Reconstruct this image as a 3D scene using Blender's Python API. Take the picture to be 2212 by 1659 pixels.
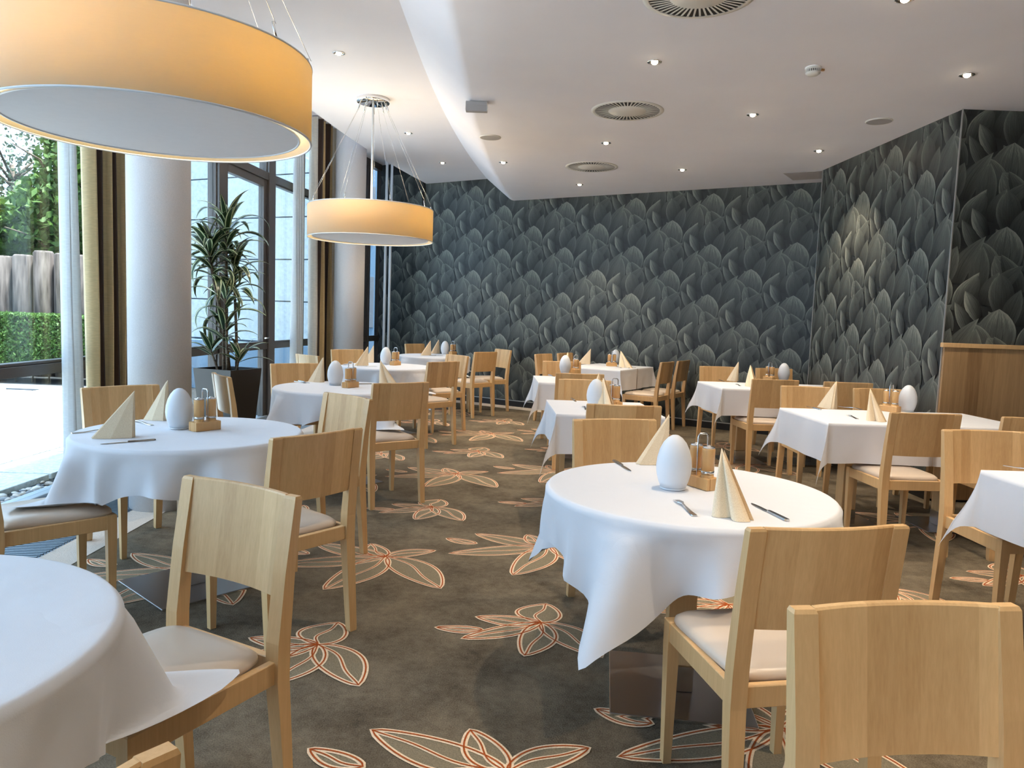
import bpy, math, random
from mathutils import Vector, Matrix
random.seed(7)
for o in list(bpy.data.objects): bpy.data.objects.remove(o)
COL = bpy.context.scene.collection
SC = bpy.context.scene
# ------------------------------------------------------------------ camera
W, H = 2212, 1659
F, ROLL, HY, CH = 1620.0, 0.036, 683.0, 1.36
PIT = math.atan((H/2-HY)*math.cos(ROLL)/F)
FW = Vector((0, math.cos(PIT), -math.sin(PIT))); U0 = Vector((0, math.sin(PIT), math.cos(PIT))); R0 = Vector((1, 0, 0))
c_, s_ = math.cos(ROLL), math.sin(ROLL)
RR = R0*c_ + U0*s_; UU = U0*c_ - R0*s_
CAM = Vector((0, 0, CH))
cd = bpy.data.cameras.new('camera'); cam = bpy.data.objects.new('camera', cd); COL.objects.link(cam)
cd.sensor_width = 36; cd.sensor_fit = 'HORIZONTAL'; cd.lens = F*36/W; cd.clip_start = .05; cd.clip_end = 300
m = Matrix((RR, UU, -FW)).transposed().to_4x4(); m.translation = CAM; cam.matrix_world = m
SC.camera = cam
def PX(px, py, z):
    d = FW + RR*((px-W/2)/F) + UU*((H/2-py)/F); t = (z-CH)/d.z
    return CAM + d*t
# ------------------------------------------------------------------ world, exposure
wd = bpy.data.worlds.new('sky'); SC.world = wd; wd.use_nodes = True
bg = wd.node_tree.nodes['Background']; bg.inputs[0].default_value = (.53, .73, 1, 1); bg.inputs[1].default_value = 2.0
sd = bpy.data.lights.new('bounce_sun', 'SUN'); sd.energy = 11; sd.color = (.94, .96, 1); sd.angle = math.radians(6); so = bpy.data.objects.new('bounce_sun', sd); COL.objects.link(so)  # added sun: lights the ground outside so its bounce brightens the ceiling
so.rotation_euler = Vector((-.2, .08, -.97)).to_track_quat('-Z', 'Y').to_euler()
SC.view_settings.view_transform = 'Standard'; SC.view_settings.look = 'None'; SC.view_settings.gamma = 1
SC.view_settings.use_curve_mapping = False; SC.view_settings.exposure = 1.2
SPOT_W, BULB_W = 50.0, .85
# ------------------------------------------------------------------ materials
MT = {}
def srgb(r, g, b):
    f = lambda v: ((v/255+.055)/1.055)**2.4 if v > 10 else v/255/12.92
    return (f(r), f(g), f(b), 1)
class N:
    def __init__(s, name):
        s.m = bpy.data.materials.new(name); s.m.use_nodes = True; MT[name] = s.m
        s.t = s.m.node_tree; s.b = s.t.nodes['Principled BSDF']; s.out = s.t.nodes['Material Output']
    def n(s, typ, **k):
        x = s.t.nodes.new('ShaderNode'+typ)
        for a, v in k.items(): setattr(x, a, v)
        return x
    def l(s, a, b): s.t.links.new(a, b)
    def math(s, op, a, b=None, c=None, clamp=False):
        x = s.n('Math', operation=op, use_clamp=clamp)
        for i, v in enumerate((a, b, c)):
            if v is None: continue
            if hasattr(v, 'links'): s.l(v, x.inputs[i])
            else: x.inputs[i].default_value = v
        return x.outputs[0]
    def ramp(s, fac, stops, interp='LINEAR'):
        r = s.n('ValToRGB'); r.color_ramp.interpolation = interp
        e = r.color_ramp.elements
        while len(e) < len(stops): e.new(.5)
        for i, (p, c) in enumerate(stops): e[i].position = p; e[i].color = c
        s.l(fac, r.inputs[0]); return r.outputs[0]
    def coords(s, kind='Object', scale=(1, 1, 1), rot=(0, 0, 0)):
        tc = s.n('TexCoord'); mp = s.n('Mapping'); mp.inputs['Scale'].default_value = scale; mp.inputs['Rotation'].default_value = rot
        s.l(tc.outputs[kind], mp.inputs[0]); return mp.outputs[0]
    def noise(s, vec, scale, detail=3, rough=.5):
        x = s.n('TexNoise'); x.inputs['Scale'].default_value = scale; x.inputs['Detail'].default_value = detail; x.inputs['Roughness'].default_value = rough
        if vec is not None: s.l(vec, x.inputs['Vector'])
        return x.outputs['Fac']
    def bump(s, h, strength=.2, dist=.01):
        x = s.n('Bump'); x.inputs['Strength'].default_value = strength; x.inputs['Distance'].default_value = dist
        s.l(h, x.inputs['Height']); s.l(x.outputs[0], s.b.inputs['Normal'])
    def mix(s, f, a, b, blend='MIX'):
        x = s.n('Mix', data_type='RGBA', blend_type=blend)
        for i, v in ((0, f), (6, a), (7, b)):
            if hasattr(v, 'links'): s.l(v, x.inputs[i])
            else: x.inputs[i].default_value = v
        return x.outputs[2]
def plain(name, col, rough=.5, metal=0, spec=.5, emit=None, es=0, coat=0):
    k = N(name); b = k.b
    b.inputs['Base Color'].default_value = col; b.inputs['Roughness'].default_value = rough
    b.inputs['Metallic'].default_value = metal; b.inputs['Specular IOR Level'].default_value = spec
    b.inputs['Coat Weight'].default_value = coat
    if emit: b.inputs['Emission Color'].default_value = emit; b.inputs['Emission Strength'].default_value = es
    return k
def wood(name, c1, c2, gx=1.0, stave=0.0, rough=.38):
    k = N(name); v = k.coords('Object', (16, 16, .7)); n1 = k.noise(v, 3.2, 3, .5)
    v2 = k.coords('Object', (60, 60, 2.0)); n2 = k.noise(v2, 3.0, 3, .6)
    f = k.math('ADD', k.math('MULTIPLY', k.math('ADD', k.math('MULTIPLY', k.math('SUBTRACT', n1, .5), .45), .5), .65), k.math('MULTIPLY', n2, .35))
    oi = k.n('ObjectInfo')
    if stave:
        tc = k.n('TexCoord'); sx = k.n('SeparateXYZ'); k.l(tc.outputs['Object'], sx.inputs[0])
        st = k.math('FLOOR', k.math('DIVIDE', k.math('ADD', sx.outputs[0], 3.0), stave))
        wn = k.n('TexWhiteNoise', noise_dimensions='2D'); cb = k.n('CombineXYZ'); k.l(st, cb.inputs[0]); k.l(oi.outputs['Random'], cb.inputs[1]); k.l(cb.outputs[0], wn.inputs['Vector'])
        f = k.math('ADD', f, k.math('MULTIPLY', k.math('SUBTRACT', wn.outputs['Value'], .5), .30))
    f = k.math('ADD', f, k.math('MULTIPLY', k.math('SUBTRACT', oi.outputs['Random'], .5), .12), clamp=True)
    k.l(k.ramp(f, [(.22, c2), (.78, c1)]), k.b.inputs['Base Color'])
    k.b.inputs['Roughness'].default_value = rough; k.bump(n2, .06, .002)
    return k
wood('beech', srgb(224, 186, 134), srgb(192, 150, 100))
wood('beech_panel', srgb(224, 186, 134), srgb(184, 142, 92), stave=.052)
wood('mill_wood', srgb(226, 182, 124), srgb(196, 146, 88))
wood('wainscot', srgb(196, 158, 112), srgb(128, 94, 60), stave=.11, rough=.45)
k = N('vinyl'); nz = k.noise(k.coords('Object'), 120, 2); k.b.inputs['Base Color'].default_value = srgb(205, 188, 170); k.b.inputs['Roughness'].default_value = .33; k.bump(nz, .08, .001)
k = N('cloth'); v = k.coords('Object'); nz = k.noise(v, 420, 2); n2 = k.noise(v, 5, 3)
k.b.inputs['Base Color'].default_value = (.70, .705, .735, 1); k.b.inputs['Roughness'].default_value = .75; k.b.inputs['Sheen Weight'].default_value = .15
n3 = k.noise(v, 3.2, 2); rg = k.math('ABSOLUTE', k.math('SUBTRACT', n3, .5)); k.bump(k.math('ADD', k.math('MULTIPLY', nz, .03), k.math('ADD', k.math('MULTIPLY', n2, .7), k.math('MULTIPLY', rg, 1.6))), .32, .02)
k = N('napkin_paper'); nz = k.noise(k.coords('Object'), 500, 2); k.l(k.ramp(nz, [(.3, srgb(222, 198, 162)), (.7, srgb(244, 226, 196))]), k.b.inputs['Base Color']); k.b.inputs['Roughness'].default_value = .85
plain('egg_plastic', (.71, .725, .755, 1), .42)
plain('steel', (.62, .62, .62, 1), .22, 1); plain('brushed_steel', (.30, .30, .31, 1), .28, 1); plain('chrome', (.8, .8, .8, 1), .08, 1)
plain('plate_edge', (.7, .7, .7, 1), .25, 1)
plain('white_paint', srgb(236, 232, 228), .6); plain('white_plastic', srgb(232, 230, 224), .4)
plain('grey_plastic', srgb(176, 174, 176), .4); plain('black', srgb(14, 13, 13), .5); plain('dark_wood_base', srgb(28, 24, 22), .35)
plain('grey_hatch', srgb(190, 184, 184), .6); plain('trim_metal', srgb(190, 190, 188), .3, .6)
k = N('ceiling_paint'); nz = k.noise(k.coords('Object'), 1.3, 3); k.l(k.ramp(nz, [(.3, srgb(236, 236, 245)), (.7, srgb(241, 241, 249))]), k.b.inputs['Base Color']); k.b.inputs['Roughness'].default_value = .8
k = N('column_plaster'); nz = k.noise(k.coords('Object'), 160, 3); k.l(k.ramp(nz, [(.3, srgb(206, 202, 200)), (.7, srgb(216, 212, 210))]), k.b.inputs['Base Color']); k.b.inputs['Roughness'].default_value = .8; k.bump(nz, .15, .003)
plain('frame_metal', srgb(92, 86, 82), .35, .35); plain('sill_metal', srgb(170, 180, 190), .3, .5)
plain('pipe_white', srgb(225, 228, 232), .3)
k = N('glass'); t = k.n('BsdfTransparent'); t.inputs[0].default_value = (.93, .97, .97, 1); g = k.n('BsdfGlossy'); g.inputs['Roughness'].default_value = .01
ge = k.n('NewGeometry'); vm = k.n('VectorMath', operation='DOT_PRODUCT'); k.l(ge.outputs['Normal'], vm.inputs[0]); k.l(ge.outputs['Incoming'], vm.inputs[1])
fr = k.math('ADD', .035, k.math('MULTIPLY', k.math('POWER', k.math('SUBTRACT', 1, k.math('ABSOLUTE', vm.outputs['Value']), clamp=True), 5), .9)); mx = k.n('MixShader'); k.l(fr, mx.inputs[0]); k.l(t.outputs[0], mx.inputs[1]); k.l(g.outputs[0], mx.inputs[2]); k.l(mx.outputs[0], k.out.inputs[0])
# carpet
k = N('carpet'); v = k.coords('Object'); a = k.noise(v, 3.0, 4, .65); b2 = k.noise(v, 190, 2, .6); c3 = k.noise(v, 28, 3, .6)
f = k.math('ADD', k.math('MULTIPLY', a, .45), k.math('ADD', k.math('MULTIPLY', b2, .35), k.math('MULTIPLY', c3, .2)))
k.l(k.ramp(f, [(.36, srgb(72, 63, 51)), (.64, srgb(134, 122, 103))]), k.b.inputs['Base Color']); k.b.inputs['Roughness'].default_value = .95; k.b.inputs['Specular IOR Level'].default_value = .1; k.bump(b2, .7, .006)
def carpet_col(name, c1, c2):
    k = N(name); v = k.coords('Object'); b2 = k.noise(v, 190, 2, .6); k.l(k.ramp(b2, [(.3, c1), (.7, c2)]), k.b.inputs['Base Color']); k.b.inputs['Roughness'].default_value = .95; k.b.inputs['Specular IOR Level'].default_value = .1; k.bump(b2, .6, .005)
carpet_col('carpet_petal', srgb(122, 111, 92), srgb(148, 136, 112)); carpet_col('carpet_cream', srgb(226, 198, 164), srgb(248, 226, 198))
carpet_col('carpet_orange', srgb(150, 72, 32), srgb(182, 94, 46)); carpet_col('carpet_beige', srgb(196, 182, 168), srgb(214, 200, 186))
# curtains
def fabric(name, c, wt=0.0, tc=None, dk=.78):
    k = N(name); nz = k.noise(k.coords('Object', (8, 8, 90)), 3, 3); c1 = tuple(x*dk for x in c[:3])+(1,)
    k.l(k.ramp(nz, [(.3, c1), (.7, c)]), k.b.inputs['Base Color']); k.b.inputs['Roughness'].default_value = .7; k.b.inputs['Sheen Weight'].default_value = .2
    if wt:
        tr = k.n('BsdfTranslucent'); tr.inputs[0].default_value = tc or c; mx = k.n('MixShader'); mx.inputs[0].default_value = wt
        k.l(k.b.outputs[0], mx.inputs[1]); k.l(tr.outputs[0], mx.inputs[2]); k.l(mx.outputs[0], k.out.inputs[0])
fabric('curtain_gold', srgb(214, 186, 134)); fabric('curtain_brown', srgb(58, 40, 30)); fabric('sheer', srgb(236, 238, 238), .45); fabric('curtain_cream', srgb(226, 218, 204), .15)
fabric('drum_fabric', srgb(226, 216, 196), .36, srgb(250, 222, 156), .97); fabric('diffuser_cloth', srgb(214, 212, 216), .012, None, .97)
# plants, outdoors
def leafy(name, c1, c2, sc=9, tw=.25):
    k = N(name); nz = k.noise(k.coords('Object'), sc, 3); col = k.ramp(nz, [(.3, c1), (.7, c2)]); k.l(col, k.b.inputs['Base Color']); k.b.inputs['Roughness'].default_value = .6
    tr = k.n('BsdfTranslucent'); k.l(col, tr.inputs[0]); mx = k.n('MixShader'); mx.inputs[0].default_value = tw; k.l(k.b.outputs[0], mx.inputs[1]); k.l(tr.outputs[0], mx.inputs[2]); k.l(mx.outputs[0], k.out.inputs[0])
leafy('hedge_leaf', srgb(48, 80, 32), srgb(100, 132, 58)); leafy('tree_leaf', srgb(44, 72, 24), srgb(92, 122, 48)); leafy('willow_leaf', srgb(46, 58, 40), srgb(84, 98, 68))
k = N('dracaena_leaf'); uv = k.n('UVMap'); sx = k.n('SeparateXYZ'); k.l(uv.outputs[0], sx.inputs[0])
e = k.math('ABSOLUTE', k.math('SUBTRACT', sx.outputs[0], .5))
k.l(k.ramp(e, [(.0, srgb(40, 62, 34)), (.26, srgb(34, 54, 30)), (.31, srgb(196, 204, 160)), (.40, srgb(196, 204, 160)), (.45, srgb(30, 48, 28)), (.5, srgb(26, 44, 26))]), k.b.inputs['Base Color']); k.b.inputs['Roughness'].default_value = .3
k = N('bark'); nz = k.noise(k.coords('Object', (6, 6, 22)), 3, 3); k.l(k.ramp(nz, [(.3, srgb(58, 48, 38)), (.7, srgb(122, 104, 84))]), k.b.inputs['Base Color']); k.b.inputs['Roughness'].default_value = .8; k.bump(nz, .4, .01)
k = N('log_wood'); nz = k.noise(k.coords('Object', (5, 5, .7)), 3, 4); k.l(k.ramp(nz, [(.3, srgb(52, 42, 36)), (.7, srgb(112, 100, 92))]), k.b.inputs['Base Color']); k.b.inputs['Roughness'].default_value = .85; k.bump(nz, .4, .02)
plain('soil', srgb(34, 26, 20), .9); plain('planter_black', srgb(20, 17, 18), .38)
k = N('paving'); nz = k.noise(k.coords('Object'), 26, 4, .7); k.l(k.ramp(nz, [(.35, srgb(186, 190, 186)), (.6, srgb(222, 224, 220))]), k.b.inputs['Base Color']); k.b.inputs['Roughness'].default_value = .85
plain('joint_sand', srgb(36, 38, 38), .95); plain('slate', srgb(110, 112, 116), .9)
k = N('pebble_stone'); oi = k.n('ObjectInfo'); k.l(k.ramp(oi.outputs['Random'], [(0, srgb(84, 88, 96)), (.4, srgb(140, 140, 140)), (.7, srgb(176, 156, 136)), (1, srgb(214, 208, 200))]), k.b.inputs['Base Color']); k.b.inputs['Roughness'].default_value = .6
k = N('render_wall'); nz = k.noise(k.coords('Object'), 14, 4, .7); k.l(k.ramp(nz, [(.3, srgb(150, 158, 162)), (.7, srgb(178, 186, 188))]), k.b.inputs['Base Color']); k.b.inputs['Roughness'].default_value = .9
plain('wall_joint', srgb(70, 82, 92), .9); plain('plinth_blue', srgb(104, 126, 144), .8)
plain('grille_metal', srgb(128, 140, 150), .35, .6)
plain('bulb', (1, .9, .7, 1), .3, emit=(1, .80, .50, 1), es=38)
# wallpaper: dark ground and printed feathers
plain('wallpaper_ground', srgb(38, 40, 40), .5)
k = N('feather_print'); uv = k.n('UVMap'); sx = k.n('SeparateXYZ'); k.l(uv.outputs[0], sx.inputs[0]); at = k.n('Attribute'); at.attribute_name = 'tone'
sc = k.n('SeparateColor'); k.l(at.outputs['Color'], sc.inputs[0])
U_, V_ = sx.outputs[0], sx.outputs[1]
au = k.math('ABSOLUTE', U_)
# barbs: streaks that run outward and up from the quill
cb = k.n('CombineXYZ'); k.l(k.math('MULTIPLY', k.math('SUBTRACT', V_, k.math('MULTIPLY', au, .55)), 15), cb.inputs[0]); k.l(k.math('MULTIPLY', U_, 2.2), cb.inputs[1]); k.l(k.math('MULTIPLY', sc.outputs[1], 40), cb.inputs[2])
st = k.noise(cb.outputs[0], 1.6, 4, .7)
cb2 = k.n('CombineXYZ'); k.l(k.math('MULTIPLY', U_, 20), cb2.inputs[0]); k.l(k.math('MULTIPLY', V_, 1.2), cb2.inputs[1]); k.l(k.math('MULTIPLY', sc.outputs[1], 40), cb2.inputs[2])
st2 = k.noise(cb2.outputs[0], 1.5, 3, .6)
body = k.math('ADD', .17, k.math('MULTIPLY', k.math('POWER', V_, .95), .60))
rim = k.math('MULTIPLY', k.math('POWER', k.math('MAXIMUM', k.math('MULTIPLY', U_, k.math('SIGN', k.math('SUBTRACT', sc.outputs[2], .5))), 0), 5), .20)
quill = k.math('MULTIPLY', k.math('SUBTRACT', 1, k.math('MULTIPLY', au, 14), clamp=True), -.10)
side = k.math('MULTIPLY', U_, k.math('MULTIPLY', k.math('SUBTRACT', sc.outputs[2], .5), .52))
val = k.math('ADD', k.math('ADD', body, rim), k.math('ADD', quill, side))
val = k.math('MULTIPLY', val, k.math('ADD', .05, k.math('ADD', k.math('MULTIPLY', st, .45), k.math('MULTIPLY', st2, 1.45))))
val = k.math('MULTIPLY', val, k.math('ADD', .55, k.math('MULTIPLY', sc.outputs[0], .75)), clamp=True)
k.l(k.ramp(val, [(.0, srgb(20, 21, 21)), (.30, srgb(50, 52, 50)), (.65, srgb(88, 92, 87)), (1, srgb(140, 143, 132))]), k.b.inputs['Base Color'])
k.b.inputs['Roughness'].default_value = .45; k.b.inputs['Specular IOR Level'].default_value = .4
# ------------------------------------------------------------------ mesh helpers
class MB:
    def __init__(s): s.v = []; s.f = []; s.mi = []; s.sm = []; s.uv = None
    def add(s, vs, fs, mi=0, smooth=False, M=None):
        o = len(s.v); s.v += [tuple(M @ Vector(p)) if M else tuple(p) for p in vs]
        for f in fs: s.f.append([i+o for i in f]); s.mi.append(mi); s.sm.append(smooth)
    def box(s, x0, x1, y0, y1, z0, z1, mi=0, ch=0.0, M=None):
        if not ch:
            s.add([(x, y, z) for z in (z0, z1) for y in (y0, y1) for x in (x0, x1)], [(0, 2, 3, 1), (4, 5, 7, 6), (0, 1, 5, 4), (2, 6, 7, 3), (0, 4, 6, 2), (1, 3, 7, 5)], mi, False, M); return
        pts = [(x0+ch, y0), (x1-ch, y0), (x1, y0+ch), (x1, y1-ch), (x1-ch, y1), (x0+ch, y1), (x0, y1-ch), (x0, y0+ch)]
        ins = [(min(max(x, x0+ch), x1-ch), min(max(y, y0+ch), y1-ch)) for x, y in pts]
        s.loft([[(x, y, z0) for x, y in ins], [(x, y, z0+ch) for x, y in pts], [(x, y, z1-ch) for x, y in pts], [(x, y, z1) for x, y in ins]], mi, False, M, cap=True)
    def loft(s, rings, mi=0, smooth=True, M=None, cap=True, closed=True):
        n = len(rings[0]); vs = [p for r in rings for p in r]; fs = []
        for i in range(len(rings)-1):
            for j in range(n if closed else n-1):
                a = i*n+j; b = i*n+(j+1) % n; fs.append((a, b, b+n, a+n))
        s.add(vs, fs, mi, smooth, M)
        if cap:
            o = len(s.v)-len(vs)
            s.f.append([o+j for j in range(n)][::-1]); s.f.append([o+(len(rings)-1)*n+j for j in range(n)]); s.mi += [mi, mi]; s.sm += [False, False]
    def lathe(s, prof, seg=24, mi=0, smooth=True, M=None, cap=True):
        s.loft([[(r*math.cos(2*math.pi*j/seg), r*math.sin(2*math.pi*j/seg), z) for j in range(seg)] for r, z in prof], mi, smooth, M, cap)
    def tube(s, pts, r, seg=8, mi=0, cap=True, M=None):
        rings = []; P = [Vector(p) for p in pts]
        ref = Vector((0, 0, 1)) if abs((P[-1]-P[0]).normalized().z) < .9 else Vector((1, 0, 0))
        for i, p in enumerate(P):
            d = (P[min(i+1, len(P)-1)]-P[max(i-1, 0)]).normalized(); a = d.cross(ref).normalized(); b = d.cross(a)
            q = r[i] if isinstance(r, (list, tuple)) else r
            rings.append([tuple(p+a*q*math.cos(2*math.pi*j/seg)+b*q*math.sin(2*math.pi*j/seg)) for j in range(seg)])
        s.loft(rings, mi, True, M, cap)
    def mesh(s, name, mats):
        me = bpy.data.meshes.new(name); me.from_pydata(s.v, [], s.f); me.update()
        for mm in mats: me.materials.append(MT[mm])
        me.polygons.foreach_set('material_index', s.mi); me.polygons.foreach_set('use_smooth', s.sm)
        return me
    def obj(s, name, mats, parent=None):
        if isinstance(mats, str): mats = [mats]
        return mk(name, s.mesh(name, mats), parent)
def mk(name, me, parent=None, loc=None, rz=None):
    o = bpy.data.objects.new(name, me); COL.objects.link(o)
    if parent: o.parent = parent
    if loc is not None: o.location = loc
    if rz is not None: o.rotation_euler = (0, 0, rz)
    return o
def tag(o, label, cat, group=None):
    o['label'] = label; o['category'] = cat
    if group: o['group'] = group
    return o
def struct(o, label=None):
    o['kind'] = 'structure'
    if label: o['label'] = label
    return o
def empty(name, loc=(0, 0, 0), rz=0):
    o = bpy.data.objects.new(name, None); COL.objects.link(o); o.location = loc; o.rotation_euler = (0, 0, rz); o.empty_display_size = .1
    return o
def copy_tree(o, parent=None):
    kids = list(o.children); c = o.copy(); COL.objects.link(c); c.parent = parent
    for ch in kids: copy_tree(ch, c)
    return c
# ------------------------------------------------------------------ plan of the room
xf = lambda y: -3.14 + (.018*(y-6)**2 if y > 6 else 0)          # glass facade
xe = lambda y: -2.30 + (.018*(y-5.5)**2 if y > 5.5 else 0)      # edge of upper ceiling
xs = lambda y: -.84 + (.0112*(y-6)**2 if y > 6 else 0)          # step of the ceiling
BWA = PX(1043.3, 856.7, .1); BWB = PX(1578, 913.2, .1)
BW = (BWB-BWA); BW.z = 0; BW.normalize()
BN = Vector((BW.y, -BW.x, 0)); BN = BN if BN.y < 0 else -BN    # towards the room
yb = lambda x: BWA.y + (x-BWA.x)*BW.y/BW.x
ZU, ZL, ZT = 3.42, 3.07, 3.78
def prism(name, poly, z0, z1, mat):
    b = MB(); n = len(poly); b.add([(x, y, z) for z in (z0, z1) for x, y in poly], [list(range(n))[::-1], list(range(n, 2*n))]+[(i, (i+1) % n, (i+1) % n+n, i+n) for i in range(n)])
    return b.obj(name, mat)
# floor
floor = struct(prism('floor', [(-3.2, -4), (7, -4), (7, 13.2), (-3.2, 13.2)], -.12, 0, 'carpet'), 'brown mottled carpet with cream and orange flower outlines')
# ceilings
ys = [-4+i*.25 for i in range(71)]
b = MB(); V = []
for y in ys: V += [(xe(y), y, ZT-.02), (xe(y), y, ZU), (xs(y), y, ZU)]+[(xs(y)+a, y, ZU-d) for a, d in ((.002, .002), (.20, .170), (.37, .312), (.41, .338), (.45, .349), (.75, .35))]+[(7, y, ZL)]
b.add(V, [(i*10+j, i*10+j+1, i*10+j+11, i*10+j+10) for i in range(len(ys)-1) for j in range(9)])
b.sm = [j >= 3 for i in range(len(ys)-1) for j in range(9)]; struct(b.obj('ceiling', 'ceiling_paint'), 'white ceiling with a curved step down from the window side')
b = MB(); b.add([p for y in ys for p in ((xf(y)-.3, y, ZT), (xe(y)+.05, y, ZT))], [(i*2, i*2+1, i*2+3, i*2+2) for i in range(len(ys)-1)])
struct(b.obj('trim_1', 'ceiling_paint'), 'white soffit of the curtain recess')
# back wall
def wall_slab(name, A, B, z0, z1, th, n, mat):
    return prism(name, [(A.x, A.y), (B.x, B.y), (B.x-n.x*th, B.y-n.y*th), (A.x-n.x*th, A.y-n.y*th)], z0, z1, mat)
WA = Vector((-2.36, yb(-2.36), 0)); WB = Vector((4.4, yb(4.4), 0))
wall_back = struct(wall_slab('wall_back', WA, WB, 0, ZT, .2, BN, 'wallpaper_ground'), 'long dark wall papered with grey-green feathers')
RC0 = PX(2080.8, 236, ZL); RC1 = PX(1778.8, 367.5, ZL)
wall_right = struct(prism('wall_right', [(RC0.x, RC0.y), (RC1.x, RC1.y), (4.6, RC1.y+.1), (7, RC1.y+.1), (7, RC0.y)][::-1], 0, ZL+.05, 'wallpaper_ground'), 'projecting dark wall papered with feathers')
struct(prism('wall_side', [(7, -4), (7.15, -4), (7.15, 9), (7, 9)], 0, ZL+.05, 'wallpaper_ground'))
struct(prism('wall_rear', [(-3.2, -4.15), (7.15, -4.15), (7.15, -4), (-3.2, -4)], 0, ZT, 'wainscot'))
struct(prism('terrace', [(-40, -40), (30, -40), (30, -4.2), (-40, -4.2)], -.2, -.06, 'paving'))
# feather print
def leaf_shape(L, Wd, bend, rd=.95, nx=4, ny=9):
    pts = []; 
    for j in range(ny+1):
        v = j/ny; w = Wd*(math.sin(math.pi*min(1, .20+.80*v**1.15))**rd)*(1 if j < ny else 0)
        cx = bend*v*v
        for i in range(nx+1):
            u = -1+2*i/nx; pts.append((cx+u*w/2, L*v, u, v))
    return pts
rw = random.Random(11)
TW, TH = .53, .64
# one repeat of the paper: base x, base z, lean, length, width, bend, roundness of the tip, tone
tile = [(x, z, a, L, w, bd, rd, tn, rw.random(), rw.random()) for x, z, a, L, w, bd, rd, tn in (
 (.40, .20, 3, .34, .30, .0, .45, .80), (.53, .06, -42, .31, .20, .03, .5, .62), (.06, .10, 3, .37, .15, .14, .8, .62), (.22, .03, 4, .35, .15, .0, .7, .58), (.33, .12, -15, .32, .20, -.02, .5, .42),
 (.12, .02, 34, .20, .07, .0, .9, 1.0), (.30, .31, 20, .25, .09, .03, .9, .35), (.20, .35, -24, .27, .10, -.02, .9, .52), (.02, .36, -12, .31, .14, -.07, .7, .40), (.48, .40, 10, .31, .14, .03, .8, .38),
 (.26, .47, -30, .24, .11, .0, .9, .85), (.10, .52, 14, .30, .17, .04, .55, .55), (.44, .54, -8, .28, .19, .0, .5, .45), (.36, .02, 30, .30, .12, .05, .8, .5), (.16, .22, 22, .30, .10, .06, .9, .66), (.50, .26, -20, .30, .13, -.05, .8, .5), (.30, .58, 8, .26, .13, .04, .8, .6))]
def feather_wall(parent, A, B, n, z0, z1):
    d = (B-A); length = d.length; d = d.normalized(); b = MB(); uvs = []; tones = []
    leaves = []
    for ci in range(-1, int(length/TW)+2):
        for ri in range(-1, int((z1-z0)/TH)+2):
            for t in tile: leaves.append((ci*TW+t[0], z0-.2+ri*TH+(TH/2 if ci % 2 else 0)+t[1])+t[2:])
    leaves.sort(key=lambda q: -q[1])
    nx, ny = 4, 9
    for (lx, lz, ang, L, Wd, bend, rd, t0, t1, t2) in leaves:
        P = leaf_shape(L*1.04, Wd*1.08, bend*1.3, rd*.6+.42); ca, sa = math.cos(math.radians(ang)), math.sin(math.radians(ang))
        off = .002 + (z1-lz)*.0022
        vs = []
        for x, y, u, v in P:
            X = lx + x*ca + y*sa; Z = lz - x*sa + y*ca
            X = min(max(X, 0), length); Z = min(max(Z, z0), z1)
            p = A + d*X + n*off; vs.append((p.x, p.y, Z)); uvs.append((u, v))
        q = [vs[k] for k in (0, nx, len(vs)-1, len(vs)-2, ny//2*(nx+1), ny//2*(nx+1)+nx)]
        fs = [(j*(nx+1)+i, j*(nx+1)+i+1, (j+1)*(nx+1)+i+1, (j+1)*(nx+1)+i) for j in range(ny) for i in range(nx)]
        b.add(vs, fs); tones += [(t0, t1, t2, 1)]*len(vs)
    me = b.mesh('wallpaper_print', ['feather_print'])
    ul = me.uv_layers.new(name='UVMap'); at = me.color_attributes.new('tone', 'FLOAT_COLOR', 'POINT')
    li = [0]*len(me.loops); me.loops.foreach_get('vertex_index', li)
    ul.data.foreach_set('uv', [c for i in li for c in uvs[i]]); at.data.foreach_set('color', [c for t in tones for c in t])
    o = mk('wallpaper_print', me, parent); o['kind'] = 'stuff'; o['label'] = 'printed overlapping grey-green feathers'
    return o
feather_wall(wall_back, WA, WB, BN, .10, 3.6)
r1 = Vector((RC1.x, RC1.y, 0)); r0 = Vector((RC0.x, RC0.y, 0))
feather_wall(wall_right, r1, r0, Vector((-1, -.03, 0)).normalized(), .10, ZL)
feather_wall(wall_right, r0, Vector((6.2, RC0.y, 0)), Vector((0, -1, 0)), 1.2, ZL)
# corner trims, skirting
def vbar(name, p, z0, z1, r, mat):
    b = MB(); b.box(p[0]-r, p[0]+r, p[1]-r, p[1]+r, z0, z1); return struct(b.obj(name, mat))
vbar('trim_2', (RC0.x-.006, RC0.y-.006), 0, ZL, .0045, 'trim_metal'); vbar('trim_3', (RC1.x-.004, RC1.y), 0, ZL, .005, 'trim_metal')
b = MB()
for A, B, n in ((WA, WB, BN), (r1, r0, Vector((-1, 0, 0)))):
    for z0, z1, th, mi in ((0, .085, .022, 0), (.085, .095, .024, 1)):
        p = [A, B, B+n*th, A+n*th]; b.add([(q.x, q.y, z) for z in (z0, z1) for q in p], [(3, 2, 1, 0), (4, 5, 6, 7), (0, 1, 5, 4), (1, 2, 6, 5), (2, 3, 7, 6), (3, 0, 4, 7)], mi)
struct(b.obj('baseboard_back', ['dark_wood_base', 'trim_metal']), 'black skirting board with thin pale top line')
b = MB(); q = PX(914.5, 420, 2.9); pw = WA + BW*((-1.53-WA.x)/BW.x); b.box(pw.x-.016, pw.x+.016, pw.y-.05, pw.y-.015, 2.45, ZU+.02); struct(b.obj('trim_4', 'black'), 'black strip on the wall under the ceiling corner')
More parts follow.
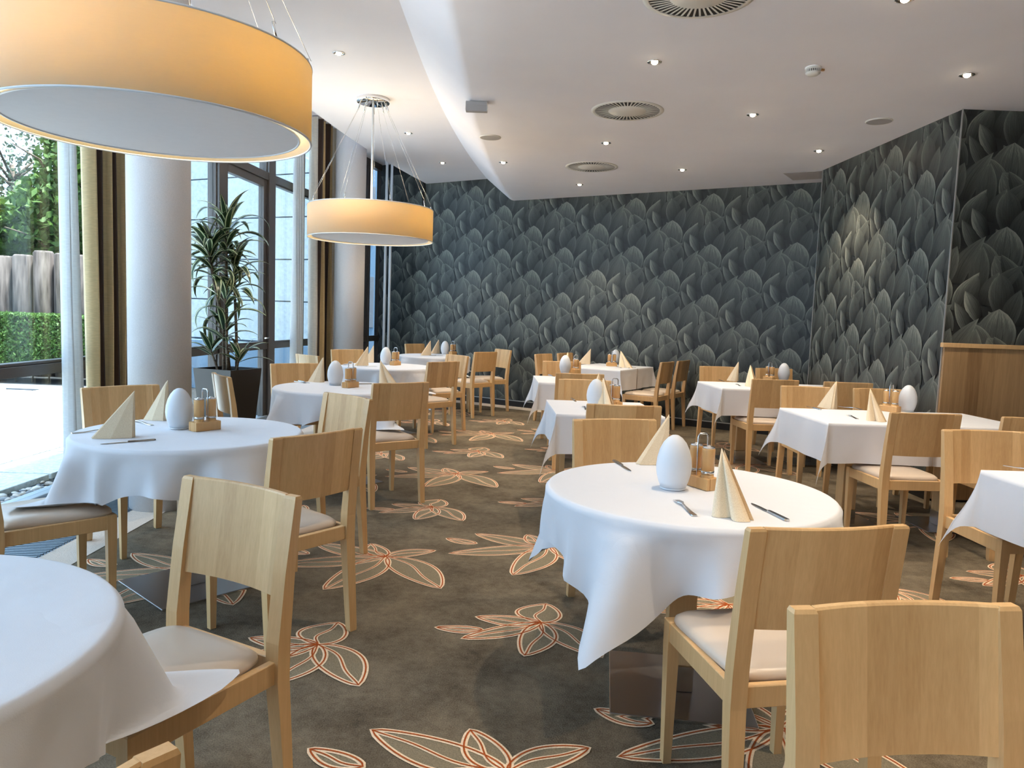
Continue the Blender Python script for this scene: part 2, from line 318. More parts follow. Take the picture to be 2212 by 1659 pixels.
# wainscot on projecting wall
wz = (CAM + (FW + RR*((2060-W/2)/F) + UU*((H/2-741)/F)) * ((RC0.y-.02)/(FW + RR*((2060-W/2)/F) + UU*((H/2-741)/F)).y)).z
ws = empty('wainscot_panel', (RC0.x, RC0.y, 0)); tag(ws, 'light brown wooden wainscot panel with cap rail on projecting feather wall', 'wall panel')
b = MB(); b.box(0.0, 2.9, -.03, -.001, .02, wz-.035, ch=.002); b.obj('panel', 'wainscot', ws)
b = MB(); b.box(-.02, 2.9, -.045, -.001, wz-.035, wz, ch=.003); b.obj('cap_rail', 'beech', ws)
# ------------------------------------------------------------------ glass facade
def fpt(y, off=0): return Vector((xf(y)+off, y, 0))
def facade_segment(name, y0, y1, label, door=False, post0=.05):
    A, B = fpt(y0), fpt(y1); d = (B-A); L = d.length; ang = math.atan2(d.y, d.x)
    root = empty(name, A, ang); struct(root, label)               # local x runs along the facade, +y points outside
    def bar(nm, x0, x1, z0, z1, dpt=.10, mat='frame_metal', yoff=0): b = MB(); b.box(x0, x1, -dpt/2+yoff, dpt/2+yoff, z0, z1, ch=.004); b.obj(nm, mat, root)
    bar('mullion', 0, post0, 0, ZT, .13)
    bar('bottom_rail', post0, L, 0, .07, .12, 'sill_metal'); bar('transom', post0, L, .865, .935, .10); bar('transom', post0, L, 2.84, 2.93, .11); bar('top_rail', post0, L, 3.68, ZT)
    st = .085 if door else .018
    zs = [(.07, .865), (.935, 2.84), (2.93, 3.68)]
    for i, (z0, z1) in enumerate(zs):
        s2 = st if (door and i < 2) else .018
        bar('stile', post0, post0+s2, z0, z1, .07); bar('stile', L-s2, L, z0, z1, .07)
        if i == 1: bar('rail', post0+s2, L-s2, z1-s2, z1, .07); bar('rail', post0+s2, L-s2, z0, z0+.02, .07)
        b = MB(); b.box(post0+s2, L-s2, -.006, .006, z0, z1-(s2 if i == 1 else 0)); b.obj('pane', 'glass', root)
    if door:
        b = MB(); b.tube([(L-.05, -.04, 1.0), (L-.05, -.09, 1.0), (L-.16, -.09, 1.0)], .009); b.obj('door_handle', 'steel', root)
    return root
facade_segment('window_1', -4, -1.2, 'floor to ceiling glazing'); facade_segment('window_2', -1.2, 1.6, 'floor to ceiling glazing')
facade_segment('window_3', 1.6, 6.0, 'floor to ceiling window facing hedge and log palisade'); facade_segment('window_4', 6.0, 7.72, 'tall window behind the potted dracaena')
facade_segment('door_1', 7.72, 8.95, 'dark framed glazed terrace door', True, .16); facade_segment('window_5', 8.95, 9.93, 'tall narrow window beside terrace door', False, .17)
facade_segment('window_6', 9.93, 11.45, 'tall window behind the far striped curtain'); facade_segment('window_7', 11.45, 12.25, 'narrow window beyond the far column'); facade_segment('window_8', 12.25, 12.72, 'narrow corner window by feather wall', False, .04)
# white pipes in the far corner
for i, (px, nm) in enumerate(((832.5, 'trim_5'), (843, 'trim_6'))):
    x = -2.06+.1*i; d = FW + RR*((px-W/2)/F) + UU*((H/2-550)/F); y = 12.05; x = d.x/d.y*y
    b = MB(); b.tube([(x, y, .0), (x, y, ZT)], .021, 12); struct(b.obj(nm, 'pipe_white'), 'white vertical pipe in the far window corner')
# floor bands along the facade
def strip(name, o0, o1, y0, y1, z, mat, parent=floor, n=40):
    b = MB(); Y = [y0+(y1-y0)*i/n for i in range(n+1)]
    b.add([p for y in Y for p in ((xf(y)+o0, y, z), (xf(y)+o1, y, z))], [(2*i, 2*i+1, 2*i+3, 2*i+2) for i in range(n)]); return b.obj(name, mat, parent)
strip('border_band', .68, .90, -4, 12.3, .0025, 'carpet_beige')
p0, p1 = WA+BN*.02, Vector((.6, yb(.6), 0))+BN*.02
b = MB(); b.add([(p0.x, p0.y, .0025), (p1.x, p1.y, .0025), (p1.x+BN.x*.28, p1.y+BN.y*.28, .0025), (p0.x+BN.x*.28, p0.y+BN.y*.28, .0025)], [(0, 1, 2, 3)]); b.obj('border_band', 'carpet_beige', floor)
strip('grille_tray', .06, .68, -4, 12.4, .0022, 'grille_metal')
b = MB(); y = 2.6
while y < 7.2:
    b.box(xf(y)+.10, xf(y)+.67, y, y+.011, .0022, .009); y += .027
o = b.obj('grille_slats', 'grille_metal', floor); o['kind'] = 'stuff'
# columns
for i, (px, y, lab) in enumerate(((344, 4.98, 'round pale plaster column between striped curtain and dracaena'), (755.5, 9.9, 'round pale plaster column beside the far striped curtain'))):
    d = FW + RR*((px-W/2)/F) + UU*((H/2-560)/F); x = d.x/d.y*y
    b = MB(); b.lathe([(.194, 0), (.194, ZT)], 48); o = b.obj('column', 'column_plaster'); o.location = (x, y, 0); tag(o, lab, 'column'); struct(o)
# carpet flowers
def flower(petals, iso):
    b = MB()
    def ribbon(P, w, z, mi, closed=False):
        n = len(P); vs = []
        for i, p in enumerate(P):
            a = Vector(P[(i-1) % n] if closed or i > 0 else P[i]); c = Vector(P[(i+1) % n] if closed or i < n-1 else P[i]); t = (c-a); t = t.normalized() if t.length > 1e-6 else Vector((1, 0)); nn = Vector((-t.y, t.x))*w/2
            vs += [(p[0]-nn.x, p[1]-nn.y, z), (p[0]+nn.x, p[1]+nn.y, z)]
        b.add(vs, [(2*i, 2*i+1, (2*i+3) % (2*n), (2*i+2) % (2*n)) for i in range(n if closed else n-1)], mi)
    for pi_, (p0, p1, wd) in enumerate(petals):
        zf, zc, zo = .0008+.00014*pi_, .0021+.00012*pi_, .0033+.00012*pi_
        p0 = Vector(p0); p1 = Vector(p1); d = p1-p0; nn = Vector((-d.y, d.x)).normalized()
        def pt(v, u): return p0 + d*v + nn*(u*wd/2*math.sin(math.pi*min(1, v**.85))**.75 + .12*wd*math.sin(math.pi*v*1.0))
        n = 18; L = [tuple(pt(i/n, 1)) for i in range(n+1)]; Rr = [tuple(pt(i/n, -1)) for i in range(n+1)]
        b.add([(x, y, zf) for x, y in L]+[(x, y, zf) for x, y in Rr], [(i, i+1, n+2+i, n+1+i) for i in range(n)], 0)
        out = L + Rr[::-1][1:-1]
        mid = [tuple(pt(i/n, .32*math.sin(math.pi*2*i/n)*.6)) for i in range(n+1)]
        ribbon(out, .022, zc, 1, True); ribbon(mid, .018, zc+.00006, 1); ribbon(out, .0064, zo, 2, True); ribbon(mid, .0056, zo+.00006, 2)
    return b.mesh('carpet_flower', ['carpet_petal', 'carpet_cream', 'carpet_orange'])
o2 = (0, 0)
fl_big = flower([(o2, (-.44, .20), .15), (o2, (-.57, -.20), .15), (o2, (-.12, .22), .12), (o2, (.26, .14), .11), ((.02, .0), (.35, -.45), .21), ((.0, 0), (-.21, -.52), .20), ((-.43, .0), (-.61, .08), .075)], 0)
fl_small = flower([(o2, (-.34, -.19), .10), (o2, (-.29, .04), .10), (o2, (.03, .22), .20), (o2, (-.08, -.33), .15), (o2, (.23, -.32), .17), ((-.26, -.10), (-.46, -.09), .06)], 0)
bwline = lambda x, y: (Vector((x, y, 0))-BWA).dot(BN)
for base, me in (((-.67, 4.07), fl_big), ((-.75, 2.94), fl_small)):
    for i in range(-3, 6):
        for j in range(-3, 4):
            x = base[0]+.92*i+.225*j; y = base[1]+.30*i+2.24*j
            if y < .3 or bwline(x, y) < .85 or x < xf(y)+1.42 or x > 5 or (x > 2.9 and y > 5.4): continue
            mk('carpet_flower', me, floor, (x, y, 0))
# ------------------------------------------------------------------ ceiling fittings
def downlight(x, y, z, label):
    r = empty('downlight', (x, y, z)); tag(r, label, 'downlight', 'recessed halogen downlights')
    b = MB(); b.lathe([(.047, -.001), (.05, -.006), (.038, -.007), (.034, -.002)], 24, cap=False); b.obj('ring', 'chrome', r)
    b = MB(); b.lathe([(.0345, -.0012), (.001, -.0012)], 20, cap=False); b.obj('recess', 'black', r)
    b = MB(); b.lathe([(.022, -.002), (.021, -.010), (.013, -.017), (.001, -.019)], 16, cap=True); b.obj('bulb', 'bulb', r)
    ld = bpy.data.lights.new('halogen', 'SPOT'); ld.energy = SPOT_W; ld.color = (1, .84, .64); ld.spot_size = math.radians(95); ld.spot_blend = .7; ld.shadow_soft_size = .03
    lo = bpy.data.objects.new('lamp_light', ld); COL.objects.link(lo); lo.parent = r; lo.location = (0, 0, -.04)
for (px, py), lab in {(1414, 133): 'lit downlight between the two nearer round ceiling vents, in their line', (1309, 308): 'lit downlight between the middle and the far round ceiling vent', (1252, 398): 'lit downlight between far round vent and feather wall', (1087, 350): 'lit downlight at the ceiling step beside round speaker',
    (1474, 366): 'lit downlight in middle row, next to the far round vent and feather wall', (1626, 247): 'lit downlight in middle row beside the central round vent', (1769, 325): 'lit downlight beside grey ceiling hatch near feather wall corner', (2089, 161): 'bright downlight near the wall that carries the wooden wainscot', (1955, -3): 'downlight nearest the smoke detector, partly seen glow'}.items():
    q = PX(px, py, ZL); downlight(q.x, q.y, ZL, lab)
for (px, py), lab in {(732, 114): 'lit downlight in upper ceiling between the two drum lamps', (882, 287): 'lit downlight in upper ceiling behind the small canopy of drum lamp', (956, 351): 'lit downlight in upper ceiling close to feather wall'}.items():
    q = PX(px, py, ZU); downlight(q.x, q.y, ZU, lab)
for x in (.87, 1.95, 2.95):
    for y in ((1.75, -.55) if x == 1.95 else (2.83, .52)): downlight(x, y, ZL, 'lit downlight over the %s, %s row counted from ceiling step' % ('aisle-side round table' if y > 1 else 'entrance end', {.87: 'first', 1.95: 'second', 2.95: 'third'}[x]))
# round vents
vb = MB(); vb.lathe([(.295, -.0005), (.295, -.005), (.272, -.008), (.264, -.0075)], 64, cap=False)
v2 = MB(); v2.lathe([(.262, -.004), (.001, -.004)], 48, cap=False)
v3 = MB(); v3.lathe([(.155, -.005), (.152, -.008), (.012, -.009)], 48, cap=True)
v4 = MB()
for i in range(48):
    v4.box(.152, .264, -.0055, .0055, -.0068, -.0052, M=Matrix.Rotation(2*math.pi*i/48, 4, 'Z') @ Matrix.Shear('XY', 4, (0, 0)))
vent0 = None
for (px, py), lab in {(1355, 239): 'round slotted ceiling vent in the middle of the vent row', (1278, 360): 'round slotted ceiling vent closest to the feather wall', (1510, -10): 'round slotted ceiling vent cut by the picture edge, above laid round table'}.items():
    q = PX(px, py, ZL)
    if vent0 is None:
        vent0 = r = empty('ceiling_vent'); vb.obj('rim', 'white_plastic', r); v2.obj('backing', 'black', r); v3.obj('centre_plate', 'white_plastic', r); v4.obj('blades', 'white_plastic', r)
    else: r = copy_tree(vent0)
    r.location = (q.x, q.y, ZL); tag(r, lab, 'vent', 'round ceiling vents')
for (px, py), lab in {(1059, 296): 'round flat speaker grille beside the ceiling step', (1899, 261): 'round flat speaker grille near the projecting feather wall'}.items():
    q = PX(px, py, ZL); r = empty('ceiling_speaker', (q.x, q.y, ZL)); tag(r, lab, 'speaker', 'round ceiling speakers')
    b = MB(); b.lathe([(.105, -.0005), (.105, -.006), (.097, -.010)], 40, cap=False); b.obj('rim', 'white_plastic', r); b = MB(); b.lathe([(.097, -.009), (.001, -.011)], 40, cap=False); b.obj('grille', 'grey_plastic', r)
q = PX(1757, 146, ZL); r = empty('smoke_detector', (q.x, q.y, ZL), .3); tag(r, 'white round smoke detector with slotted side on lower ceiling', 'smoke detector')
b = MB(); b.lathe([(.052, 0), (.052, -.012), (.048, -.016)], 28); b.obj('base', 'white_plastic', r); b = MB(); b.lathe([(.044, -.016), (.044, -.032)], 28, cap=False); b.obj('slot_band', 'black', r)
b = MB()
for i in range(24): b.box(.040, .047, -.0028, .0028, -.033, -.015, M=Matrix.Rotation(i*math.pi/12, 4, 'Z'))
b.obj('ribs', 'white_plastic', r); b = MB(); b.lathe([(.048, -.032), (.046, -.04), (.034, -.050), (.001, -.053)], 28); b.obj('cap', 'white_plastic', r); b = MB(); b.box(.05, .085, -.008, .008, -.012, 0); b.obj('cable_clip', 'mill_wood', r)
q = PX(1030, 221, ZL); r = empty('emergency_light', (q.x, q.y, ZL), 0); tag(r, 'small grey box-shaped emergency light under the ceiling step', 'emergency light')
b = MB(); pr = [(-.04, -.001), (-.045, -.03), (-.03, -.075), (.03, -.075), (.045, -.03), (.04, -.001)]
b.loft([[(x, y, z) for y, z in pr] for x in (-.085, .085)], 0, False); b.obj('housing', 'grey_plastic', r); b = MB(); b.box(-.088, -.085, -.04, .04, -.07, -.004); b.box(.085, .088, -.04, .04, -.07, -.004); b.obj('end_cap', 'white_plastic', r)
q = PX(1692, 374, ZL); r = empty('ceiling_hatch', (q.x, q.y, ZL)); tag(r, 'flat grey rectangular hatch in ceiling by feather wall corner', 'ceiling hatch')
b = MB(); b.add([(0, 0, -.004), (.75, -.45, -.004), (1.0, -.08, -.004), (.25, .38, -.004), (0, 0, 0), (.75, -.45, 0), (1, -.08, 0), (.25, .38, 0)], [(0, 1, 2, 3), (0, 4, 5, 1), (1, 5, 6, 2), (2, 6, 7, 3), (3, 7, 4, 0)]); b.obj('hatch_plate', 'grey_hatch', r)
# pendant lamps
def pendant(x, y, label):
    r = empty('drum_pendant_lamp', (x, y, ZU)); tag(r, label, 'pendant lamp', 'large drum pendant lamps')
    RAD, z0, z1 = .61, 2.062-ZU, 2.368-ZU
    b = MB(); S = 96
    b.loft([[(q*math.cos(2*math.pi*j/S), q*math.sin(2*math.pi*j/S), z) for j in range(S)] for q, z in ((RAD, z1), (RAD, z0), (RAD-.005, z0), (RAD-.005, z1))], 0, True, None, False)
    b.obj('shade', 'drum_fabric', r)
    b = MB(); b.lathe([(.56, z0+.012), (.001, z0+.014)], 64, cap=False); b.obj('diffuser', 'diffuser_cloth', r)
    b = MB(); b.tube([(.56*math.cos(t), .56*math.sin(t), z0+.012) for t in [2*math.pi*j/64 for j in range(65)]], .005, 6); b.obj('diffuser_ring', 'pipe_white', r)
    for zz in (z0, z1):
        b = MB(); b.tube([((RAD-.002)*math.cos(t), (RAD-.002)*math.sin(t), zz) for t in [2*math.pi*j/96 for j in range(97)]], .0045, 6); b.obj('rim_wire', 'pipe_white', r)
    b = MB(); b.lathe([(.16, 0), (.16, -.035), (.155, -.042), (.001, -.042)], 40); b.obj('canopy', 'chrome', r)
    for j in range(9):
        a = 2*math.pi*j/9+.3; b = MB(); b.tube([(.13*math.cos(a), .13*math.sin(a), -.04), (.15*math.cos(a), .15*math.sin(a), -.11)], .006, 6); b.tube([(.15*math.cos(a), .15*math.sin(a), -.11), (.605*math.cos(a), .605*math.sin(a), z1+.05)], .0013, 5); b.tube([(.59*math.cos(a), .59*math.sin(a), z1+.06), (.607*math.cos(a), .607*math.sin(a), z1)], .005, 6); b.obj('cable', 'steel', r)
    b = MB(); b.tube([(0, 0, -.04), (0, 0, z0+.02)], .011, 8); b.obj('rod', 'pipe_white', r)
    b = MB()
    for j in range(4):
        t = math.pi/2*j+.4; b.tube([(0, 0, z1-.10), (.56*math.cos(t), .56*math.sin(t), z1-.10)], .006, 6)
    b.obj('spider', 'pipe_white', r)
    for j in range(5):
        t = 2*math.pi*j/5+.8; px, py = .36*math.cos(t), .36*math.sin(t)
        b = MB(); b.lathe([(.012, z1-.10), (.02, z1-.12), (.03, z1-.15), (.024, z1-.175), (.001, z1-.185)], 12, M=Matrix.Translation((px, py, 0))); b.obj('bulb', 'bulb', r)
        ld = bpy.data.lights.new('bulb_light', 'POINT'); ld.energy = BULB_W; ld.color = (1, .80, .50); ld.shadow_soft_size = .05
        lo = bpy.data.objects.new('lamp_light', ld); COL.objects.link(lo); lo.parent = r; lo.location = (px, py, z1-.06)
pendant(-1.49, 3.15, 'large cream drum lamp hanging over the round table by the near column')
pendant(-1.45, 7.52, 'cream drum lamp with chrome canopy hanging between planter and far column')
# ------------------------------------------------------------------ curtains
def curtain(name, y0, y1, off, folds, amp, mats, seq, label, cat, z1=ZT-.02, flare=0.0, ph=0.0):
    n = folds*8; top = []; bot = []
    for zi, z in enumerate((.015, 1.2, 2.4, z1)):
        row = []
        for i in range(n+1):
            s = i/n; y = y0+(y1-y0)*s; a = amp*math.sin(2*math.pi*folds*s+ph); t = 1+flare*(1-z/z1)**2
            ym = (y0+y1)/2; row.append((xf(y)+off+a*t + .012*math.sin(7*s*math.pi+zi*1.3), ym+(y-ym)*(1+flare*.25*(1-z/z1)**2)+.35*amp*math.cos(2*math.pi*folds*s+ph)*(1 if amp > .03 else 0), z))
        top.append(row)
    b = MB(); V = [p for r_ in top for p in r_]
    for zi in range(3):
        for i in range(n):
            b.f.append((zi*(n+1)+i, zi*(n+1)+i+1, (zi+1)*(n+1)+i+1, (zi+1)*(n+1)+i)); b.mi.append(seq[int((i+2)/8) % len(seq)]); b.sm.append(True)
    b.v = V; o = b.obj(name, mats); tag(o, label, cat); return o
curtain('curtain', 5.12, 5.86, .24, 8, .06, ['curtain_gold', 'curtain_brown'], [0, 1], 'gold and dark brown striped curtain beside the near column', 'curtain', ph=.6)
curtain('sheer_curtain', 4.95, 5.09, .18, 2, .045, ['sheer'], [0], 'white sheer curtain gathered beside near striped curtain', 'curtain', flare=.5)
curtain('curtain', 9.62, 10.45, .30, 7, .07, ['curtain_gold', 'curtain_brown', 'curtain_cream'], [2, 1, 0, 1, 0], 'cream, gold and brown striped curtain beside the far column', 'curtain', ph=.2)
curtain('sheer_curtain', 9.40, 9.62, .17, 4, .04, ['sheer'], [0], 'white sheer curtain gathered beside far striped curtain', 'curtain', flare=.3)
# ------------------------------------------------------------------ chairs
def rear_leg(sx):
    b = MB(); rings = []
    for z, y, dy, xi, xo in ((0, -.035, .028, .181, .213), (.012, -.034, .030, .179, .215), (.40, -.004, .042, .172, .216), (.50, -.006, .042, .172, .216), (.68, -.024, .034, .172, .216), (.868, -.052, .026, .172, .216), (.875, -.053, .020, .175, .213)):
        h = dy/2; rings.append([(sx*xi, y-h, z), (sx*xo, y-h, z), (sx*xo, y+h, z), (sx*xi, y+h, z)] if sx > 0 else [(sx*xi, y+h, z), (sx*xo, y+h, z), (sx*xo, y-h, z), (sx*xi, y-h, z)])
    b.loft(rings, 0, False); return b.mesh('rear_leg', ['beech'])
def front_leg(sx):
    b = MB(); rings = []
    for z, xo, w, y1, d in ((0, .200, .026, .420, .026), (.38, .207, .038, .428, .038), (.452, .207, .040, .428, .040), (.456, .204, .034, .425, .034)):
        xi = xo-w; q = [(xi, y1-d), (xo, y1-d), (xo, y1), (xi, y1)]; q = [(sx*x, y) for x, y in q]
        if sx < 0: q = q[::-1]
        rings.append([(x, y, z) for x, y in q])
    b.loft(rings, 0, False); return b.mesh('front_leg', ['beech'])
def rails():
    out = []
    for sx in (-1, 1):
        b = MB(); x0, x1 = sorted((sx*.182, sx*.204)); b.box(x0, x1, .012, .392, .392, .452, ch=.002); out.append(('side_rail', b.mesh('side_rail', ['beech'])))
    b = MB(); b.box(-.172, .172, .398, .420, .392, .452, ch=.002); out.append(('front_rail', b.mesh('front_rail', ['beech'])))
    b = MB(); b.box(-.174, .174, -.016, .008, .398, .456, ch=.002); out.append(('rear_rail', b.mesh('rear_rail', ['beech'])))
    return out
def cushion():
    b = MB(); S = 40
    def ring(ins, z):
        P = []
        for j in range(S):
            t = 2*math.pi*j/S; cx, sy = math.cos(t), math.sin(t); e = 2/7.0
            x = math.copysign(abs(cx)**e, cx)*(.186-ins); y = math.copysign(abs(sy)**e, sy)*(.205-ins)
            x *= 1+.05*(y/.2); P.append((x, y+.222, z))
        return P
    b.loft([ring(.004, .444), ring(-.004, .456), ring(-.002, .468), ring(.012, .480), ring(.05, .4885), ring(.12, .492)], 0, True); return b.mesh('seat', ['vinyl'])
def backrest():
    b = MB(); n = 12; rings = []
    ly = lambda z: -.006-(z-.5)*.125
    for i in range(n+1):
        x = -.174+.348*i/n; bow = -.020*(1-(x/.174)**2)
        rings.append([(x, ly(z)+bow+dy, z) for z, dy in ((.612, .010), (.612, -.010), (.872, -.009), (.876, -.006), (.876, .006), (.872, .009))])
    b.loft(rings, 0, False); me = b.mesh('backrest', ['beech_panel']); return me
CH_PARTS = [('seat', cushion()), ('backrest', backrest()), ('rear_leg', rear_leg(-1)), ('rear_leg', rear_leg(1)), ('front_leg', front_leg(-1)), ('front_leg', front_leg(1))] + rails()
def chair(x, y, face, label, group):
    """x, y: middle of the top of the backrest; face: facing angle in degrees from +x"""
    a = math.radians(face-90); off = Vector((0, .055, 0)); off.rotate(Matrix.Rotation(a, 3, 'Z'))
    r = empty('dining_chair', (x+off.x, y+off.y, 0), a); tag(r, label, 'chair', group)
    for nm, me in CH_PARTS: mk(nm, me, r)
    return r
SIDE = {'se': 'facing window and feather wall', 'ne': 'facing window, back to feather wall', 'nw': 'facing aisle, back to feather wall', 'sw': 'facing aisle and feather wall', 'away': 'facing the feather wall', 'cam': 'back towards the feather wall'}
TN = {'T0': 'bare round table', 'T1': 'round table by near column', 'T2': 'round table by planter', 'T3': 'round table by far column', 'T4': 'round table at feather wall', 'RT': 'aisle-side laid round table',
      'S1': 'small square table behind aisle-side round table', 'S2': 'second small square table in the single row', 'S3': 'long table turned parallel to feather wall', 'S4': 'long table beside wall corner', 'S5': 'long table before the wainscot', 'S6': 'long table nearest the entrance'}
def top2(l, r_):
    a = PX(l[0], l[1], .875); b = PX(r_[0], r_[1], .875); return (a+b)/2, math.degrees(math.atan2((b-a).y, (b-a).x))
# tab, side, left and right top corner in the photograph (or position), kind seen from behind (away) / front (cam), fixed yaw
CHAIRS = [('T0', 'ne', (-.73, 2.01), -118), ('T0', 'se', (-.49, .62), 142), ('T1', 'se', (-.755, 2.93), 142), ('T1', 'ne', (-.935, 4.26), -131), ('T1', 'nw', (-2.27, 4.33), -40), ('T1', 'sw', (-2.15, 2.93), 47),
 ('T2', 'se', (-.765, 5.16), 127), ('T2', 'sw', (-2.06, 5.28), 36), ('T2', 'nw', (-1.93, 6.62), -53), ('T3', 'se', (-.70, 7.60), 138), ('T3', 'ne', (-.66, 8.92), -140), ('T3', 'sw', (-2.18, 7.93), 47), ('T3', 'nw', (-2.06, 9.30), -51),
 ('T4', 'se', (-.36, 9.95), 139), ('T4', 'ne', (-.14, 10.86), -148), ('T4', 'nw', (-1.55, 11.75), -35),
 ('RT', 'away', (.79, 1.80), 101), ('RT', 'cam', (.51, 3.65), -75.5), ('S1', 'away', (.65, 4.29), 91), ('S1', 'cam', (.59, 5.98), -91), ('S2', 'away', (.60, 6.63), 93), ('S2', 'cam', (.55, 8.40), -84)]
for t, s, (x, y), f in CHAIRS:
    chair(x, y, f, 'beech chair at %s, %s' % (TN[t], SIDE[s]), 'beech dining chairs')
chair(.71, 1.29, -82.7, 'beech chair with beige seat standing back to back behind aisle-side round table chair', 'beech dining chairs')
wa = math.degrees(math.atan2(BW.y, BW.x))
for (x, y), f, lab in (((.40, 9.98), wa, 'facing side wall, outer end'), ((.72, 10.45), wa, 'facing side wall, wall end'), ((1.88, 9.10), wa+180, 'facing window, outer end'), ((2.18, 9.56), wa+180, 'facing window, wall end')):
    chair(x, y, f, 'beech chair at long table parallel to feather wall, ' + lab, 'beech dining chairs')
for t, rows in (('S4', (('away', 2.38, 6.76, 94), ('away', 3.03, 6.74, 88), ('cam', 2.33, 8.50, -84), ('cam', 2.97, 8.52, -83))), ('S5', (('away', 2.46, 4.42, 93), ('away', 3.11, 4.39, 91), ('cam', 2.41, 6.10, -91), ('cam', 3.01, 6.13, -87))), ('S6', (('cam', 2.37, 3.72, -88), ('cam', 3.05, 3.72, -90)))):
    for s, x, y, f in rows:
        chair(x, y, f, 'beech chair at %s, %s, %s end' % (TN[t], SIDE[s], 'aisle' if x < 2.8 else 'side wall'), 'beech dining chairs')
# ------------------------------------------------------------------ tables
ZC = .755
def pedestal(r, cx=0, cy=0, yaw=0, side=.50):
    M = Matrix.Translation((cx, cy, 0)) @ Matrix.Rotation(math.radians(yaw), 4, 'Z')
    b = MB(); b.box(-side/2, side/2, -side/2, side/2, .0, .010, 1, M=M); b.box(-side/2+.003, side/2-.003, -side/2+.003, side/2-.003, .010, .012, 0, M=M); b.obj('base_plate', ['brushed_steel', 'plate_edge'], r)
    b = MB(); b.box(-.052, .052, -.052, .052, .0122, .11, ch=.002, M=M); b.obj('column_sleeve', 'steel', r)
    b = MB(); b.box(-.05, .05, -.05, .05, .11, .70, ch=.003, M=M); b.obj('column', 'beech', r)
    b = MB(); b.box(-.2, .2, -.2, .2, .70, .715, M=M); b.obj('top_bracket', 'black', r)
def round_cloth(R, half, yaw, rest=None, seed=0):
    rnd = random.Random(seed); S = 192; b = MB(); rings = []; yaw = math.radians(yaw)
    ph = [rnd.uniform(0, 6.28) for _ in range(4)]; rc = .014; T = 22
    for q in (.02, .25, R-rc-.02, R-rc): rings.append([(q*math.cos(2*math.pi*j/S), q*math.sin(2*math.pi*j/S), ZC) for j in range(S)])
    for i in range(1, 4):
        a = math.pi/2*i/4; rings.append([((R-rc+rc*math.sin(a))*math.cos(2*math.pi*j/S), (R-rc+rc*math.sin(a))*math.sin(2*math.pi*j/S), ZC-rc+rc*math.cos(a)) for j in range(S)])
    for i in range(T+1):
        t = i/T; row = []
        for j in range(S):
            p = 2*math.pi*j/S; w = (p-yaw) % (math.pi/2); L = half/max(math.cos(w), math.sin(w)) - R
            dq = w-math.pi/4; q = math.exp(-(dq/.20)**2)
            fold = .9*(1-2*abs(math.sin(6.5*p+ph[0])))+.6*math.cos(11*p+ph[1])+.45*math.cos(19*p+ph[2]+2*t)
            side = -.9*math.exp(-((abs(dq)-.33)/.12)**2)
            s = t*L; drop = s; out = .004
            fl = (.40*q + .17*side + .125*fold*(1-.7*q))*min(s, .5)*min(1, s/.05)
            out += fl; drop = math.sqrt(max(s*s-fl*fl, 0))*.97
            z = ZC-rc-drop
            if rest and z < rest: ex = rest-z; z = rest + .004 - ex*.04 + .012*math.sin(14*ex+p*9); out += ex*.38
            rr = R+out; row.append((rr*math.cos(p), rr*math.sin(p), z))
        rings.append(row)
    b.loft(rings, 0, True, None, False); o = len(b.v); 
    b.f.append([j for j in range(S)]); b.mi.append(0); b.sm.append(False); b.sm[:2*S] = [False]*(2*S)
    return b
def round_table(key, x, y, cyaw, byaw, R=.515, rest=None, seed=0):
    r = empty('round_table', (x, y, 0)); tag(r, {'T0': 'round pedestal table with nothing on its white cloth', 'T1': 'round pedestal table near striped curtain and column', 'T2': 'round pedestal table in front of the black planter', 'T3': 'round pedestal table before the far column', 'T4': 'round pedestal table close to feather wall', 'RT': 'round pedestal table on the aisle with steel base plate'}[key], 'table', 'round pedestal tables')
    pedestal(r, 0, 0, byaw); b = MB(); b.lathe([(R-.012, .715), (R-.006, .72), (R-.006, ZC-.007), (R-.012, ZC-.003)], 64); b.obj('tabletop', 'beech', r)
    o = round_cloth(R, .70, cyaw, rest, seed).obj('tablecloth', 'cloth'); o.location = (x, y, 0)
    tag(o, 'square white tablecloth draped over the %s' % TN[key], 'tablecloth', 'white tablecloths')
RTP = {'T0': (-1.225, 1.225), 'T1': (-1.53, 3.56), 'T2': (-1.345, 5.88), 'T3': (-1.40, 8.38), 'T4': (-1.13, 10.80), 'RT': (.655, 2.69)}
for key, (x, y), cy, by, rest in (('T0', RTP['T0'], -8, 45, .505), ('T1', RTP['T1'], 3, 48, .505), ('T2', RTP['T2'], 3, 45, .505), ('T3', RTP['T3'], 5, 45, .505), ('T4', RTP['T4'], 0, 45, .505), ('RT', RTP['RT'], 8, -7, None)):
    round_table(key, x, y, cy, by, rest=rest, seed=sum(map(ord, key)))
